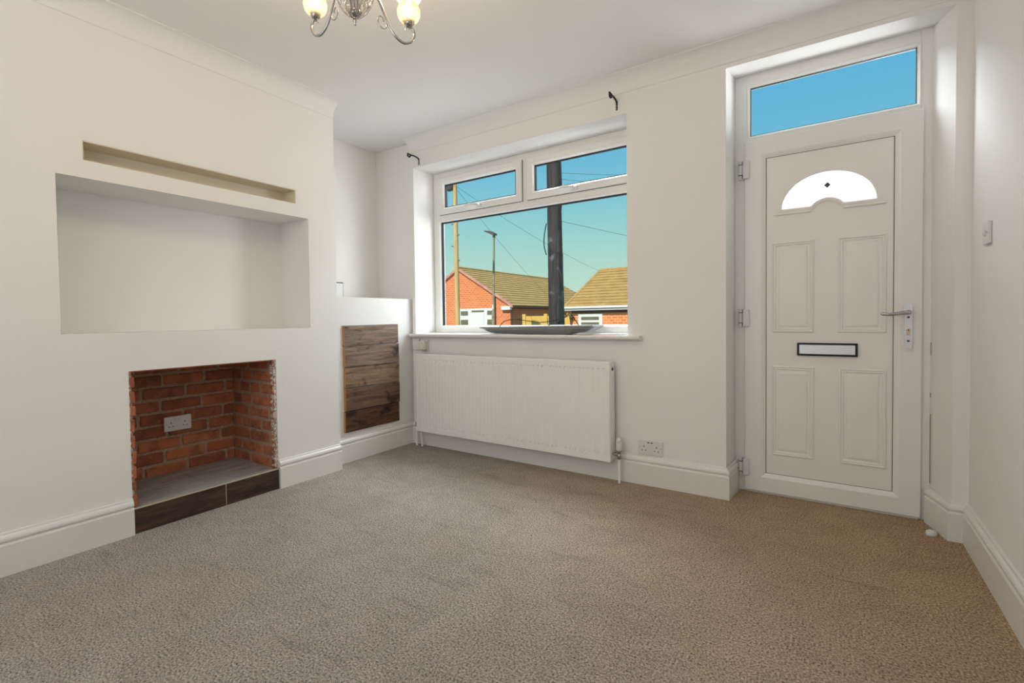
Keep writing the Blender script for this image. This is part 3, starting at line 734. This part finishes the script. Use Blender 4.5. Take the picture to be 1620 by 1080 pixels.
vs = []; nx = len(xs)
for z, d, fl in zr:
    for xx, e in xs:
        if fl == 2 and 0.0035 < e < 0.009: dep = 0.009
        elif fl: dep = e
        else: dep = max(d, min(e, 0.003) if e < 0.009 else e)
        vs.append((xx, RY+dep, z))
fs = [(j*nx+i, j*nx+i+1, (j+1)*nx+i+1, (j+1)*nx+i) for j in range(len(zr)-1) for i in range(nx-1)]
m.add(vs, fs); m.build('front_panel', M['rad'], ra, recalc=False)
m = MB().box(RX0+.002, RX1-.002, RY+0.012, RY+0.018, RZ0+.003, RZ1-.003); m.build('back_panel', M['rad'], ra)
m = MB()      # corrugated convector fins behind
for k in range(60):
    x = RX0+0.03+k*(RX1-RX0-0.06)/59
    m.box(x-0.0006, x+0.0006, RY+0.018, 2.838, RZ0+0.03, RZ1-0.02)
m.build('convector_fins', M['rad'], ra)
tg = MB()
for y in (RY+0.014, RY+0.032, RY+0.050, RY+0.068): tg.box(RX0+.004, RX1-.004, y, y+0.006, RZ1-0.012, RZ1-0.003)
for k in range(54):
    x = RX0+0.02+k*(RX1-RX0-0.04)/53; tg.box(x-0.002, x+0.002, RY+0.014, RY+0.074, RZ1-0.011, RZ1-0.004)
tg.build('top_grille', M['rad'], ra)
for xx, sg in ((RX0, -1), (RX1, 1)):
    m = MB(); m.box(xx-0.0025*(sg > 0)-0.0, xx+0.0025*(sg < 0)+0.0, RY+0.010, 2.840, RZ0+0.004, RZ1-0.002, 0.001)
    e_ = m.build('end_panel', M['rad'], ra)
    MB().box(xx-.001, xx+sg*0.0025, RY+0.034, RY+0.050, RZ0+0.05, RZ1-0.09, 0.001).build('end_rib', M['rad'], e_)
o = MB().disc((RX1-.0005, 2.804, RZ1-0.046), 0.013, 0, 16, 0.003).build('air_vent', M['satin'], ra)
MB().disc((RX1+.002, 2.804, RZ1-0.046), 0.008, 0, 12, 0.002).build('vent_plug', M['slot'], o)
for x in (RX0+0.2, RX1-0.2): MB().box(x-0.015, x+0.015, 2.836, YW, RZ0+0.08, RZ1-0.08).build('wall_bracket', M['rad'], ra)
# thermostatic valve and pipe
vx, vy = -1.045, 2.800
va = MB().tube([(RX1-.002, vy, 0.173), (vx-0.004, vy, 0.173)], 0.0085, 12).tube([(RX1+0.008, vy, 0.173), (RX1+0.022, vy, 0.173)], 0.0125, 6, smooth=False)
va.lathe([(0.0001, 0), (0.012, 0), (0.014, 0.006), (0.014, 0.026), (0.011, 0.032), (0.013, 0.044), (0.016, 0.046), (0.016, 0.056), (0.0001, 0.056)], (vx, vy, 0.146), 16)
vo = va.build('valve_body', M['chrome'], ra)
m = MB().lathe([(0.0001, 0), (0.017, 0), (0.0185, 0.004), (0.0185, 0.045), (0.016, 0.052), (0.0175, 0.054), (0.0165, 0.070), (0.010, 0.075), (0.0001, 0.0755)], (vx, vy, 0.200), 20); m.build('thermostat_head', M['plastic'], vo)
MB().box(vx-.006, vx+.006, vy-0.0195, vy-0.017, 0.246, 0.250).build('setting_mark', M['satin'], vo)
MB().tube([(vx, vy, 0.148), (vx, vy, 0.0)], 0.0078, 12).build('pipe', M['rad'], ra)
m = MB().tube([(RX0+0.03, 2.80, 0.126), (RX0+0.018, 2.80, 0.100), (RX0+0.030, 2.80, 0.0)], 0.0078, 12); m.build('pipe', M['rad'], ra)
m = MB().lathe([(0.0001, 0), (0.013, 0), (0.013, 0.03), (0.0001, 0.03)], (RX0-0.030, 2.805, 0.155), 14).tube([(RX0-0.03, 2.805, 0.17), (RX0+.002, 2.805, 0.17)], 0.008, 10); m.build('lockshield_valve', M['chrome'], ra)
MB().tube([(RX0-0.03, 2.805, 0.156), (RX0-0.03, 2.805, 0.0)], 0.0078, 12).build('pipe', M['rad'], ra)

# ------------------------------------------------------------------ little wall boxes under the sill
o = empty('junction_plate', (-2.765, YW, 0.80)); tag(o, 'flat white blank plate under the left end of the sill', 'wall plate')
MB().box(-2.792, -2.722, 2.848, YW, 0.756, 0.850, 0.004).build('cover', M['plastic'], o)
MB().disc((-2.757, 2.8465, 0.838), 0.003, 1, 10, 0.002).build('screw', M['satin'], o)
o = empty('telephone_box', (-2.67, YW, 0.79)); tag(o, 'small cream surface box under the sill beside the white plate', 'telephone socket')
MB().box(-2.712, -2.625, 2.850, YW, 0.752, 0.838, 0.003).build('back_plate', M['plastic'], o)
MB().box(-2.690, -2.628, 2.808, 2.851, 0.762, 0.828, 0.005).build('housing', M['cream'], o)
MB().box(-2.676, -2.646, 2.806, 2.809, 0.772, 0.806, 0.001).build('socket_face', M['plastic'], o)

# ------------------------------------------------------------------ curtain pole brackets
def bracket(name, label, x, z, lean):
    o = empty(name, (x, YW, z))
    m = MB().box(x-0.006, x+0.006, YW-0.004, YW, z-0.034, z+0.018, 0.0015); m.build('wall_plate', M['black'], o)
    m = MB(); pts = [(x, YW-0.003, z+0.012), (x-lean*.2, YW-0.012, z+0.022), (x-lean*.5, YW-0.045, z+0.030), (x-lean*.8, YW-0.072, z+0.030)]
    for k in range(7):
        a = PI*(0.95 + 1.0*k/6)
        pts.append((x-lean*(0.85+0.03*k), YW-0.092-0.018*math.cos(a+PI), z+0.030+0.018*math.sin(a)))
    m.tube(pts, [0.0062]*4+[0.0066]*7, 8); m.build('hook_arm', M['black'], o)
    for dz in (-0.010, -0.026): MB().disc((x, YW-0.0055, z+dz), 0.0034, 1, 10, 0.002).build('screw', M['chrome'], o)
    tag(o, label, 'bracket', 'curtain pole brackets')
bracket('curtain_bracket', 'black iron curtain bracket above the left end of the window', -2.700, 2.262, 0.020)
bracket('curtain_bracket', 'black iron curtain bracket above the right end of the window', -1.068, 2.282, 0.004)

# ------------------------------------------------------------------ light switch, alcove plate, doorstop
o = empty('light_switch', (XR, 2.585, 1.30)); tag(o, 'white single light switch on the right wall', 'light switch')
MB().box(XR-0.011, XR, 2.542, 2.628, 1.257, 1.343, 0.003).build('plate', M['plastic'], o)
MB().box(XR-0.016, XR-0.010, 2.577, 2.593, 1.288, 1.312, 0.002).build('rocker', M['plastic'], o)
for yy in (2.555, 2.615): MB().disc((XR-0.0125, yy, 1.30), 0.0032, 0, 10, 0.002).build('screw', M['satin'], o)
o = empty('alcove_socket_plate', (XA, 2.466, 1.25)); tag(o, 'small dark-edged plate on alcove wall above the boxing ledge', 'wall plate')
MB().box(XA, XA+0.006, 2.423, 2.512, 1.168, 1.306, 0.001).build('backing', M['black'], o)
MB().box(XA+0.004, XA+0.012, 2.431, 2.505, 1.172, 1.298, 0.002).build('face', M['plastic'], o)
o = MB().lathe([(0.0001, 0.0), (0.019, 0.0), (0.021, 0.008), (0.018, 0.020), (0.010, 0.026), (0.0001, 0.027)], (0.376, 2.872, 0.0), 20).build('door_stop', M['plastic'])
tag(o, 'small white rounded doorstop on carpet near the door', 'doorstop')

# ------------------------------------------------------------------ things on the sill
dv = empty('flat_panel_device', (-1.65, 2.95, 0.89)); tag(dv, 'long slim grey panel with black cables lying on window sill', 'electronic panel')
SZ = 0.8885
def dev_sect(u):
    # bottom height above the sill along the length, u in 0..1
    e = min(u/0.16, 1.0, (1-u)/0.13); e = max(0.0, e); s_ = math.sin(e*PI/2)
    return 0.036*(1-s_) + 0.001 + 0.004*math.sin(u*9)**2
m = MB(); nu = 40; vs = []; fs = []
for i in range(nu+1):
    u = i/nu; x = -2.125 + 0.885*u; zt_ = SZ+0.050+0.012*u; zb = SZ+dev_sect(u)+0.010*u*(u > .8)
    zm = zb+(zt_-zb)*0.55; y0, y1 = 2.868, 3.065
    vs += [(x, y0+0.030, zb), (x, y0+0.006, zm), (x, y0, zt_-0.008), (x, y0, zt_-.004), (x, y1, zt_-.004), (x, y1-0.02, zb)]
for i in range(nu): fs += [(i*6+k, i*6+(k+1) % 6, i*6+6+(k+1) % 6, i*6+6+k) for k in range(6)]
fs += [tuple(range(6)), tuple(range(nu*6, nu*6+6))[::-1]]
m.add(vs, fs, False); m.build('shell', M['device'], dv)
m = MB(); m.prism([(-2.127, SZ+0.046), (-2.127, SZ+0.051), (-1.238, SZ+0.063), (-1.238, SZ+0.058)], 1, 2.866, 3.067); m.build('bezel', M['bezel'], dv)
def cable(pts, rad, mat, name, par=None, n=6, sub=6):
    P = [Vector(p) for p in pts]; out = []
    for i in range(len(P)-1):
        p0, p1, p2, p3 = P[max(i-1, 0)], P[i], P[i+1], P[min(i+2, len(P)-1)]
        for k in range(sub):
            t_ = k/sub
            out.append(0.5*((2*p1)+(p2-p0)*t_+(2*p0-5*p1+4*p2-p3)*t_**2+(3*p1-p0-3*p2+p3)*t_**3))
    out.append(P[-1]); return MB().tube(out, rad, n).build(name, mat, par)
TZ = SZ+0.060
cable([(-1.96, 2.88, TZ-.012), (-1.95, 2.93, TZ+0.030), (-1.88, 2.96, TZ+0.045), (-1.76, 2.98, TZ+0.030), (-1.68, 2.97, TZ+0.022), (-1.58, 2.96, TZ+0.030), (-1.48, 2.95, TZ+0.055), (-1.43, 2.94, TZ+0.078), (-1.39, 2.94, TZ+0.035), (-1.37, 2.95, TZ-.002)], 0.0030, M['flex'], 'cable', dv)
cable([(-1.62, 2.99, TZ-.002), (-1.54, 2.97, TZ+0.035), (-1.46, 2.96, TZ+0.060), (-1.43, 2.93, TZ+0.070), (-1.43, 2.95, TZ+0.02), (-1.44, 2.99, TZ-.002)], 0.0028, M['flex'], 'cable', dv)
o = MB().prism([(-1.345, 2.850), (-1.085, 2.870), (-1.10, 3.02), (-1.33, 3.00)], 2, 0.8882, 0.8915).build('leaflet', M['redpaper']); tag(o, 'reddish leaflet at the bottom of the papers on the sill', 'leaflet', 'papers on the sill')
o = MB().prism([(-1.31, 2.862), (-1.04, 2.905), (-1.06, 3.05), (-1.28, 3.03)], 2, 0.8916, 0.8945).build('leaflet', M['paper']); tag(o, 'white paper lying on the reddish leaflet on the sill', 'paper', 'papers on the sill')
o = MB().prism([(-1.93, 2.838), (-1.84, 2.832), (-1.80, 2.864), (-1.92, 2.866)], 2, 0.8882, 0.8905).build('paper_sheet', M['paper']); tag(o, 'white paper corner poking from under the grey panel', 'paper', 'papers on the sill')

# ------------------------------------------------------------------ chandelier
CT = Vector((-1.338, 1.118, 2.005))
ch = empty('chandelier', (CT.x, CT.y, ZC)); tag(ch, 'chrome three-arm chandelier with ribbed glass shades hanging from ceiling', 'chandelier')
MB().lathe([(0.0001, ZC-0.034), (0.03, ZC-0.030), (0.058, ZC-0.012), (0.060, ZC), (0.0001, ZC)], (CT.x, CT.y, 0), 28).build('ceiling_rose', M['chrome'], ch)
MB().lathe([(0.006, 0.20), (0.006, 0.395), (0.0001, 0.396)], CT, 12).lathe([(0.012, 0.19), (0.022, 0.20), (0.022, 0.212), (0.010, 0.222)], CT, 20).build('stem', M['chrome'], ch)
MB().lathe([(0.0001, 0.0), (0.004, 0.001), (0.003, 0.008), (0.007, 0.013), (0.007, 0.018), (0.004, 0.022), (0.006, 0.026), (0.018, 0.032), (0.022, 0.045), (0.016, 0.050)], CT, 20).build('finial', M['chrome'], ch)
gl = MB().lathe([(0.020, 0.030), (0.030, 0.040), (0.044, 0.056), (0.056, 0.078), (0.062, 0.100), (0.060, 0.125), (0.050, 0.150), (0.034, 0.172), (0.024, 0.190)], CT, 144, 0.06, 24)
gl.build('glass_bowl', M['cutglass'], ch)
MB().lathe([(0.010, 0.048), (0.016, 0.07), (0.022, 0.10), (0.020, 0.14), (0.012, 0.19)], CT, 24).build('inner_column', M['chrome'], ch)
# azimuth measured from the direction away from the camera
away = math.atan2(CT.y, CT.x)
for az, lift in ((78, 0.043), (-46, 0.076), (-162, 0.120)):
    a = away - math.radians(az); dx, dy = math.cos(a), math.sin(a); R = 0.190
    def Q(p, z): return (CT.x+dx*p, CT.y+dy*p, CT.z+z+lift)
    ctrl = [(0.030, 0.098-lift*.3), (0.066, 0.085), (0.088, 0.055), (0.104, 0.018), (0.122, -0.020), (0.145, -0.048), (0.170, -0.060), (0.194, -0.052), (0.208, -0.030), (0.208, -0.010), (0.196, 0.002), (0.182, 0.000), (0.176, -0.014)]
    P = [Vector(Q(p, z)) for p, z in ctrl]; out = []
    for i in range(len(P)-1):
        p0, p1, p2, p3 = P[max(i-1, 0)], P[i], P[i+1], P[min(i+2, len(P)-1)]
        for k in range(5):
            t_ = k/5; out.append(0.5*((2*p1)+(p2-p0)*t_+(2*p0-5*p1+4*p2-p3)*t_**2+(3*p1-p0-3*p2+p3)*t_**3))
    out.append(P[-1]); nn = len(out)
    arm = MB().tube(out, [0.0050 if i < nn*0.7 else 0.0050-0.0030*((i-nn*0.7)/(nn*0.3)) for i in range(nn)], 8).build('arm', M['chrome'], ch)
    sp = [Q(0.108, 0.012), Q(0.110, -0.012), Q(0.104, -0.026), Q(0.092, -0.026), Q(0.080, -0.010), Q(0.083, 0.010), Q(0.094, 0.010), Q(0.099, -0.004)]
    cable(sp, 0.0022, M['chrome'], 'scroll', arm)
    c0 = Vector((CT.x+dx*R, CT.y+dy*R, CT.z+lift))
    MB().lathe([(0.004, -0.004), (0.010, 0.004), (0.013, 0.006), (0.016, 0.014), (0.020, 0.022), (0.019, 0.026), (0.010, 0.026)], c0, 20).build('shade_cup', M['chrome'], arm)
    sh_ = MB().lathe([(0.014, 0.012), (0.024, 0.018), (0.034, 0.030), (0.040, 0.046), (0.040, 0.060), (0.035, 0.072), (0.031, 0.080), (0.036, 0.094), (0.044, 0.104)], c0, 80, 0.03, 20).build('glass_shade', M['lampglass'], ch)
    MB().lathe([(0.009, 0.026), (0.010, 0.030), (0.017, 0.048), (0.019, 0.062), (0.014, 0.084), (0.006, 0.104), (0.0006, 0.116)], c0, 20).build('bulb', M['bulb'], sh_)
    ld = bpy.data.lights.new('chandelier_bulb_light', 'POINT'); ld.energy = BULB_W; ld.color = (1.0, 0.72, 0.43); ld.shadow_soft_size = 0.03
    lo_ = bpy.data.objects.new('chandelier_bulb_light', ld); COL.objects.link(lo_); lo_.location = (c0.x, c0.y, c0.z+0.175)

# ------------------------------------------------------------------ outdoors
GZ = -0.35
g_ = MB().box(-90, 40, 3.25, 120, GZ-0.3, GZ).build('ground', M['ground']); struct(g_, 'grey street surface beyond the window', 'street')

def tiled_slope(a0, a1, b0, b1, n, th=0.05):
    """stepped courses between eave edge a0-a1 and ridge edge b0-b1"""
    m = MB(); a0, a1, b0, b1 = map(Vector, (a0, a1, b0, b1)); nrm = (a1-a0).cross(b0-a0)
    if nrm.length < 1e-6: nrm = (a1-a0).cross(b1-a0)
    nrm.normalize()
    if nrm.z < 0: nrm = -nrm
    for i in range(n):
        t0, t1 = i/n, (i+1)/n
        p0, p1 = a0.lerp(b0, t0), a1.lerp(b1, t0); q0, q1 = a0.lerp(b0, t1), a1.lerp(b1, t1)
        up = nrm*th; lo = nrm*0.004
        vs = [p0+up, p1+up, q1+lo, q0+lo, p0-nrm*.06, p1-nrm*.06, q1-nrm*.06, q0-nrm*.06]
        m.add(vs, [(0, 1, 2, 3), (0, 4, 5, 1), (4, 7, 6, 5), (0, 3, 7, 4), (1, 5, 6, 2)])
    return m
# --- left bungalow: gable faces us, ridge runs away along +Y
hl = empty('bungalow', (-24.25, 36, GZ)); tag(hl, 'orange brick bungalow with gable end and long brown tiled roof', 'house')
RXc, EH, RH = -24.25, 2.12, 5.05; hw = 4.85; Yg, Ye = 30.0, 47.5
MB().prism([(RXc-hw, GZ), (RXc+hw, GZ), (RXc+hw, EH), (RXc, RH-0.12), (RXc-hw, EH)], 1, Yg, Yg+0.3).build('gable_wall', M['house_brick'], hl)
MB().box(RXc-hw, RXc-hw+0.3, Yg, Ye-1, GZ, EH).build('side_wall', M['house_brick'], hl)
MB().box(RXc+hw-0.3, RXc+hw, Yg+.3, Ye-1, GZ, EH).build('side_wall', M['house_brick'], hl)
ov = 0.30; sl = (RH-EH)/hw; ez = EH-ov*sl
tiled_slope((RXc+hw+ov, Yg-0.12, ez), (RXc+hw+ov, Ye, ez), (RXc, Yg-0.12, RH), (RXc, Ye-2.0, RH), 15).build('roof_slope', M['roof'], hl)
tiled_slope((RXc-hw-ov, Yg-0.12, ez), (RXc-hw-ov, Ye, ez), (RXc, Yg-0.12, RH), (RXc, Ye-2.0, RH), 15).build('roof_slope', M['roof'], hl)
MB().tube([(RXc, Yg-0.13, RH+.02), (RXc, Ye-2.0, RH+.02)], 0.11, 8).build('ridge_tiles', M['roof'], hl)
for sg in (-1, 1):
    p = [(RXc, RH+0.04), (RXc, RH-0.16), (RXc+sg*(hw+ov), ez-0.16), (RXc+sg*(hw+ov), ez+0.05)]
    MB().prism(p, 1, Yg-0.18, Yg+0.02).build('verge', M['verge'], hl)
MB().box(RXc+hw+ov-0.02, RXc+hw+ov+0.10, Yg-0.10, Ye, ez-0.14, ez-0.03).build('gutter', M['brownpipe'], hl)
MB().box(RXc+hw-.02, RXc+hw+ov, Yg, Ye, ez-0.20, ez-0.10).build('soffit', M['brownpipe'], hl)
MB().tube([(RXc+hw+0.12, Yg+0.05, ez-0.15), (RXc+hw+0.12, Yg+0.05, GZ)], 0.06, 8).build('downpipe', M['brownpipe'], hl)
MB().tube([(-20.75, Yg-0.12, 3.0), (-20.75, Yg-0.12, GZ)], 0.09, 8).build('downpipe', M['brownpipe'], hl)
MB().box(-20.05, -19.25, Yg-0.30, Yg, 1.62, 1.90, 0.03).build('eave_box', M['exwhite'], hl)
ww = MB(); ww.box(-24.15, -20.75+0.0, Yg-0.06, Yg+.02, GZ, 1.80); w_ = ww.build('window', M['exwhite'], hl)
for x0, x1, z0, z1 in ((-24.02, -23.30, 1.28, 1.62), (-22.95, -21.75, 1.52, 1.66), (-21.45, -20.88, 1.30, 1.62), (-24.02, -23.30, 0.55, 0.95), (-21.45, -20.88, 0.55, 0.95)):
    MB().box(x0, x1, Yg-0.075, Yg-0.055, z0, z1).build('pane', M['exglass'], w_)
MB().box(-22.95, -21.75, Yg-0.10, Yg-0.055, GZ, 1.46, 0.02).build('door_leaf', M['plastic'], w_)
sw = MB().box(RXc+hw-.01, RXc+hw+0.05, 36.6, 37.9, 0.6, 1.55).build('window', M['exwhite'], hl); MB().box(RXc+hw+0.045, RXc+hw+0.06, 36.8, 37.7, 0.75, 1.40).build('pane', M['exglass'], sw)
# --- right bungalow: hipped roof, front wall faces us
hr = empty('bungalow', (-9, 30, GZ)); tag(hr, 'amber brick bungalow with tan hipped roof and white gutter', 'house')
Yr = 26.0; rx0, rx1 = -13.0, -2.0; e2 = 1.62
hw2 = 3.6; r2 = 4.02; yr_ = Yr+hw2; hx0 = -12.2
MB().box(rx0+0.35, rx1, Yr+0.35, Yr+0.65, GZ, e2).build('front_wall', M['house_brick2'], hr)
MB().box(rx0+0.35, rx0+0.65, Yr+.65, Yr+6.8, GZ, e2).build('side_wall', M['house_brick2'], hr)
tiled_slope((rx0, Yr, e2), (rx1, Yr, e2), (hx0, yr_, r2), (rx1, yr_, r2), 13, 0.06).build('roof_slope', M['roof2'], hr)
tiled_slope((rx0, Yr+2*hw2, e2), (rx0, Yr, e2), (hx0, yr_, r2), (hx0, yr_, r2), 13, 0.04).build('hip_slope', M['roof2'], hr)
MB().tube([(hx0, yr_, r2+.02), (rx1, yr_, r2+.02)], 0.09, 8).build('ridge_tiles', M['roof2'], hr)
MB().tube([(rx0, Yr, e2+.03), (hx0, yr_, r2+.02)], 0.08, 8).build('hip_tiles', M['roof2'], hr)
MB().box(rx0-.03, rx1, Yr-0.10, Yr+0.02, e2-0.08, e2+0.03).build('gutter', M['exwhite'], hr)
MB().box(rx0, rx1, Yr+0.0, Yr+0.36, e2-0.20, e2-0.10).build('fascia', M['exwhite'], hr)
MB().box(rx0+.30, rx1, Yr+0.33, Yr+0.36, e2-0.36, e2-0.21).build('wall_band', M['brownpipe'], hr)
q_ = MB().box(-12.25, -10.75, Yr+0.28, Yr+0.38, 0.1, 1.22).build('window', M['exwhite'], hr)
MB().box(-12.05, -10.95, Yr+0.26, Yr+0.30, 0.86, 1.04).build('pane', M['exglass'], q_); MB().box(-12.05, -10.95, Yr+0.26, Yr+0.30, 0.3, 0.72).build('pane', M['exglass'], q_)
q_ = MB().box(-9.20, -7.6, Yr+0.28, Yr+0.38, 0.1, 1.22).build('window', M['exwhite'], hr); MB().box(-9.0, -7.8, Yr+0.26, Yr+0.30, 0.3, 1.05).build('pane', M['exglass'], q_)
MB().lathe([(0.02, 0.0), (0.14, 0.16), (0.15, 0.22), (0.0001, 0.22)], (-12.62, Yr+0.20, 0.85), 10).build('wall_lantern', M['brownpipe'], hr)

# --- timber fence between the houses
fe = empty('timber_fence', (-15.8, 28, GZ)); tag(fe, 'yellow timber fence between the two bungalows', 'fence')
for x in (-17.0, -15.35, -13.7): MB().box(x-0.12, x+0.12, 27.94, 28.10, GZ, 1.28).build('post', M['fence'], fe)
k = 0; x = -16.86
while x < -13.85:
    if not (-15.5 < x < -15.22): MB().box(x, x+0.145, 27.99, 28.02, GZ, 1.10+0.004*(k % 3)).build('board', M['fence'], fe)
    x += 0.152; k += 1
MB().box(-16.9, -13.8, 28.02, 28.07, 1.00, 1.14).build('rail', M['fence'], fe)

# --- street furniture
pn = empty('utility_pole', (-4.70, 9.0, GZ)); tag(pn, 'thick black tarred utility pole just beyond the window', 'utility pole')
MB().tube([(-4.675, 9, GZ), (-4.68, 9, 0.9), (-4.70, 9, 2.6), (-4.72, 9, 4.25), (-4.74, 9, 7.6)], [0.172, 0.165, 0.152, 0.142, 0.125], 20).build('shaft', M['poletar'], pn)
cable([(-4.53, 8.93, 4.6), (-4.50, 8.90, 4.0), (-4.485, 8.90, 3.45), (-4.52, 8.90, 3.05), (-4.555, 8.90, 2.80)], 0.014, M['flex'], 'down_lead', pn)
cable([(-4.83, 8.88, 2.95), (-4.87, 8.86, 2.72), (-4.88, 8.86, 2.50), (-4.83, 8.86, 2.30)], 0.012, M['flex'], 'down_lead', pn)
MB().box(-4.60, -4.535, 8.82, 9.05, 0.9, 2.33, 0.02).build('cable_guard', M['poletar'], pn)
pw = empty('telegraph_pole', (-14.78, 18, GZ)); tag(pw, 'pale timber telegraph pole in front of the gable end', 'utility pole')
MB().tube([(-14.62, 18, GZ), (-14.64, 18, 1.0), (-14.66, 18, 4.0), (-14.68, 18, 7.75)], [0.125, 0.118, 0.108, 0.095], 16).build('shaft', M['polewood'], pw)
MB().lathe([(0.02, 0), (0.17, 0.06), (0.20, 0.3), (0.16, 0.5), (0.0001, 0.52)], (-14.90, 17.85, 7.05), 14).build('junction_drum', M['drum'], pw)
for z, sg in ((6.2, -1), (5.5, -1), (4.95, 1), (4.45, -1), (3.75, 1), (5.8, 1)):
    MB().tube([(-14.66, 18, z), (-14.66+sg*0.23, 17.95, z+.02), (-14.66+sg*0.23, 17.95, z+0.06)], 0.018, 6).build('step_iron', M['lamphead'], pw)
sl_ = empty('street_lamp', (-15.3, 22, GZ)); tag(sl_, 'slim grey street lamp with flat head between the poles', 'street lamp')
MB().tube([(-15.36, 22, GZ), (-15.35, 22, 1.3), (-15.34, 22, 1.4), (-15.24, 22, 5.5)], [0.10, 0.10, 0.068, 0.055], 12).build('column', M['lampgrey'], sl_)
MB().tube([(-15.24, 22, 5.45), (-15.24, 22, 5.66)], 0.075, 10).build('spigot', M['lamphead'], sl_)
MB().prism([(-15.12, 5.66), (-15.14, 5.56), (-15.30, 5.60), (-15.82, 5.84), (-15.80, 5.88), (-15.42, 5.82)], 1, 21.86, 22.14).build('lantern_head', M['lamphead'], sl_)
MB().lathe([(0.072, 0), (0.072, 0.22)], (-15.343, 22, 1.55), 12).build('identity_band', M['exwhite'], sl_)
# --- overhead cables
def wire(a, b, sag, label, r_=0.0075):
    A, B = Vector(a), Vector(b); pts = []
    for k in range(13):
        t_ = k/12; p = A.lerp(B, t_); p.z -= sag*4*t_*(1-t_); pts.append(p)
    o = MB().tube(pts, r_, 5).build('overhead_cable', M['cable']); tag(o, label, 'cable', 'overhead cables')
D = (-14.80, 17.9, 7.45)
wire(D, (-1.0, 6.2, 6.3), 0.15, 'top overhead cable fanning from the telegraph pole drum')
wire(D, (0.4, 8.0, 5.2), 0.15, 'second overhead cable fanning right from the telegraph pole drum')
wire(D, (-12.2, 29.5, 3.95), 0.25, 'overhead cable descending to the tan hipped roof')
wire(D, (-19.5, 36.5, 2.6), 0.2, 'overhead cable descending steeply past the street lamp')
wire((-4.62, 9, 3.0), (-2.5, 29.5, 3.9), 0.12, 'overhead cable from black pole towards right bungalow', 0.0042)
wire((-4.66, 9, 3.98), (3.5, 16, 4.2), 0.12, 'upper overhead cable running right from the black pole', 0.0042)
wire((-4.66, 9, 3.86), (3.5, 18, 3.7), 0.10, 'lower overhead cable running right from the black pole', 0.0042)
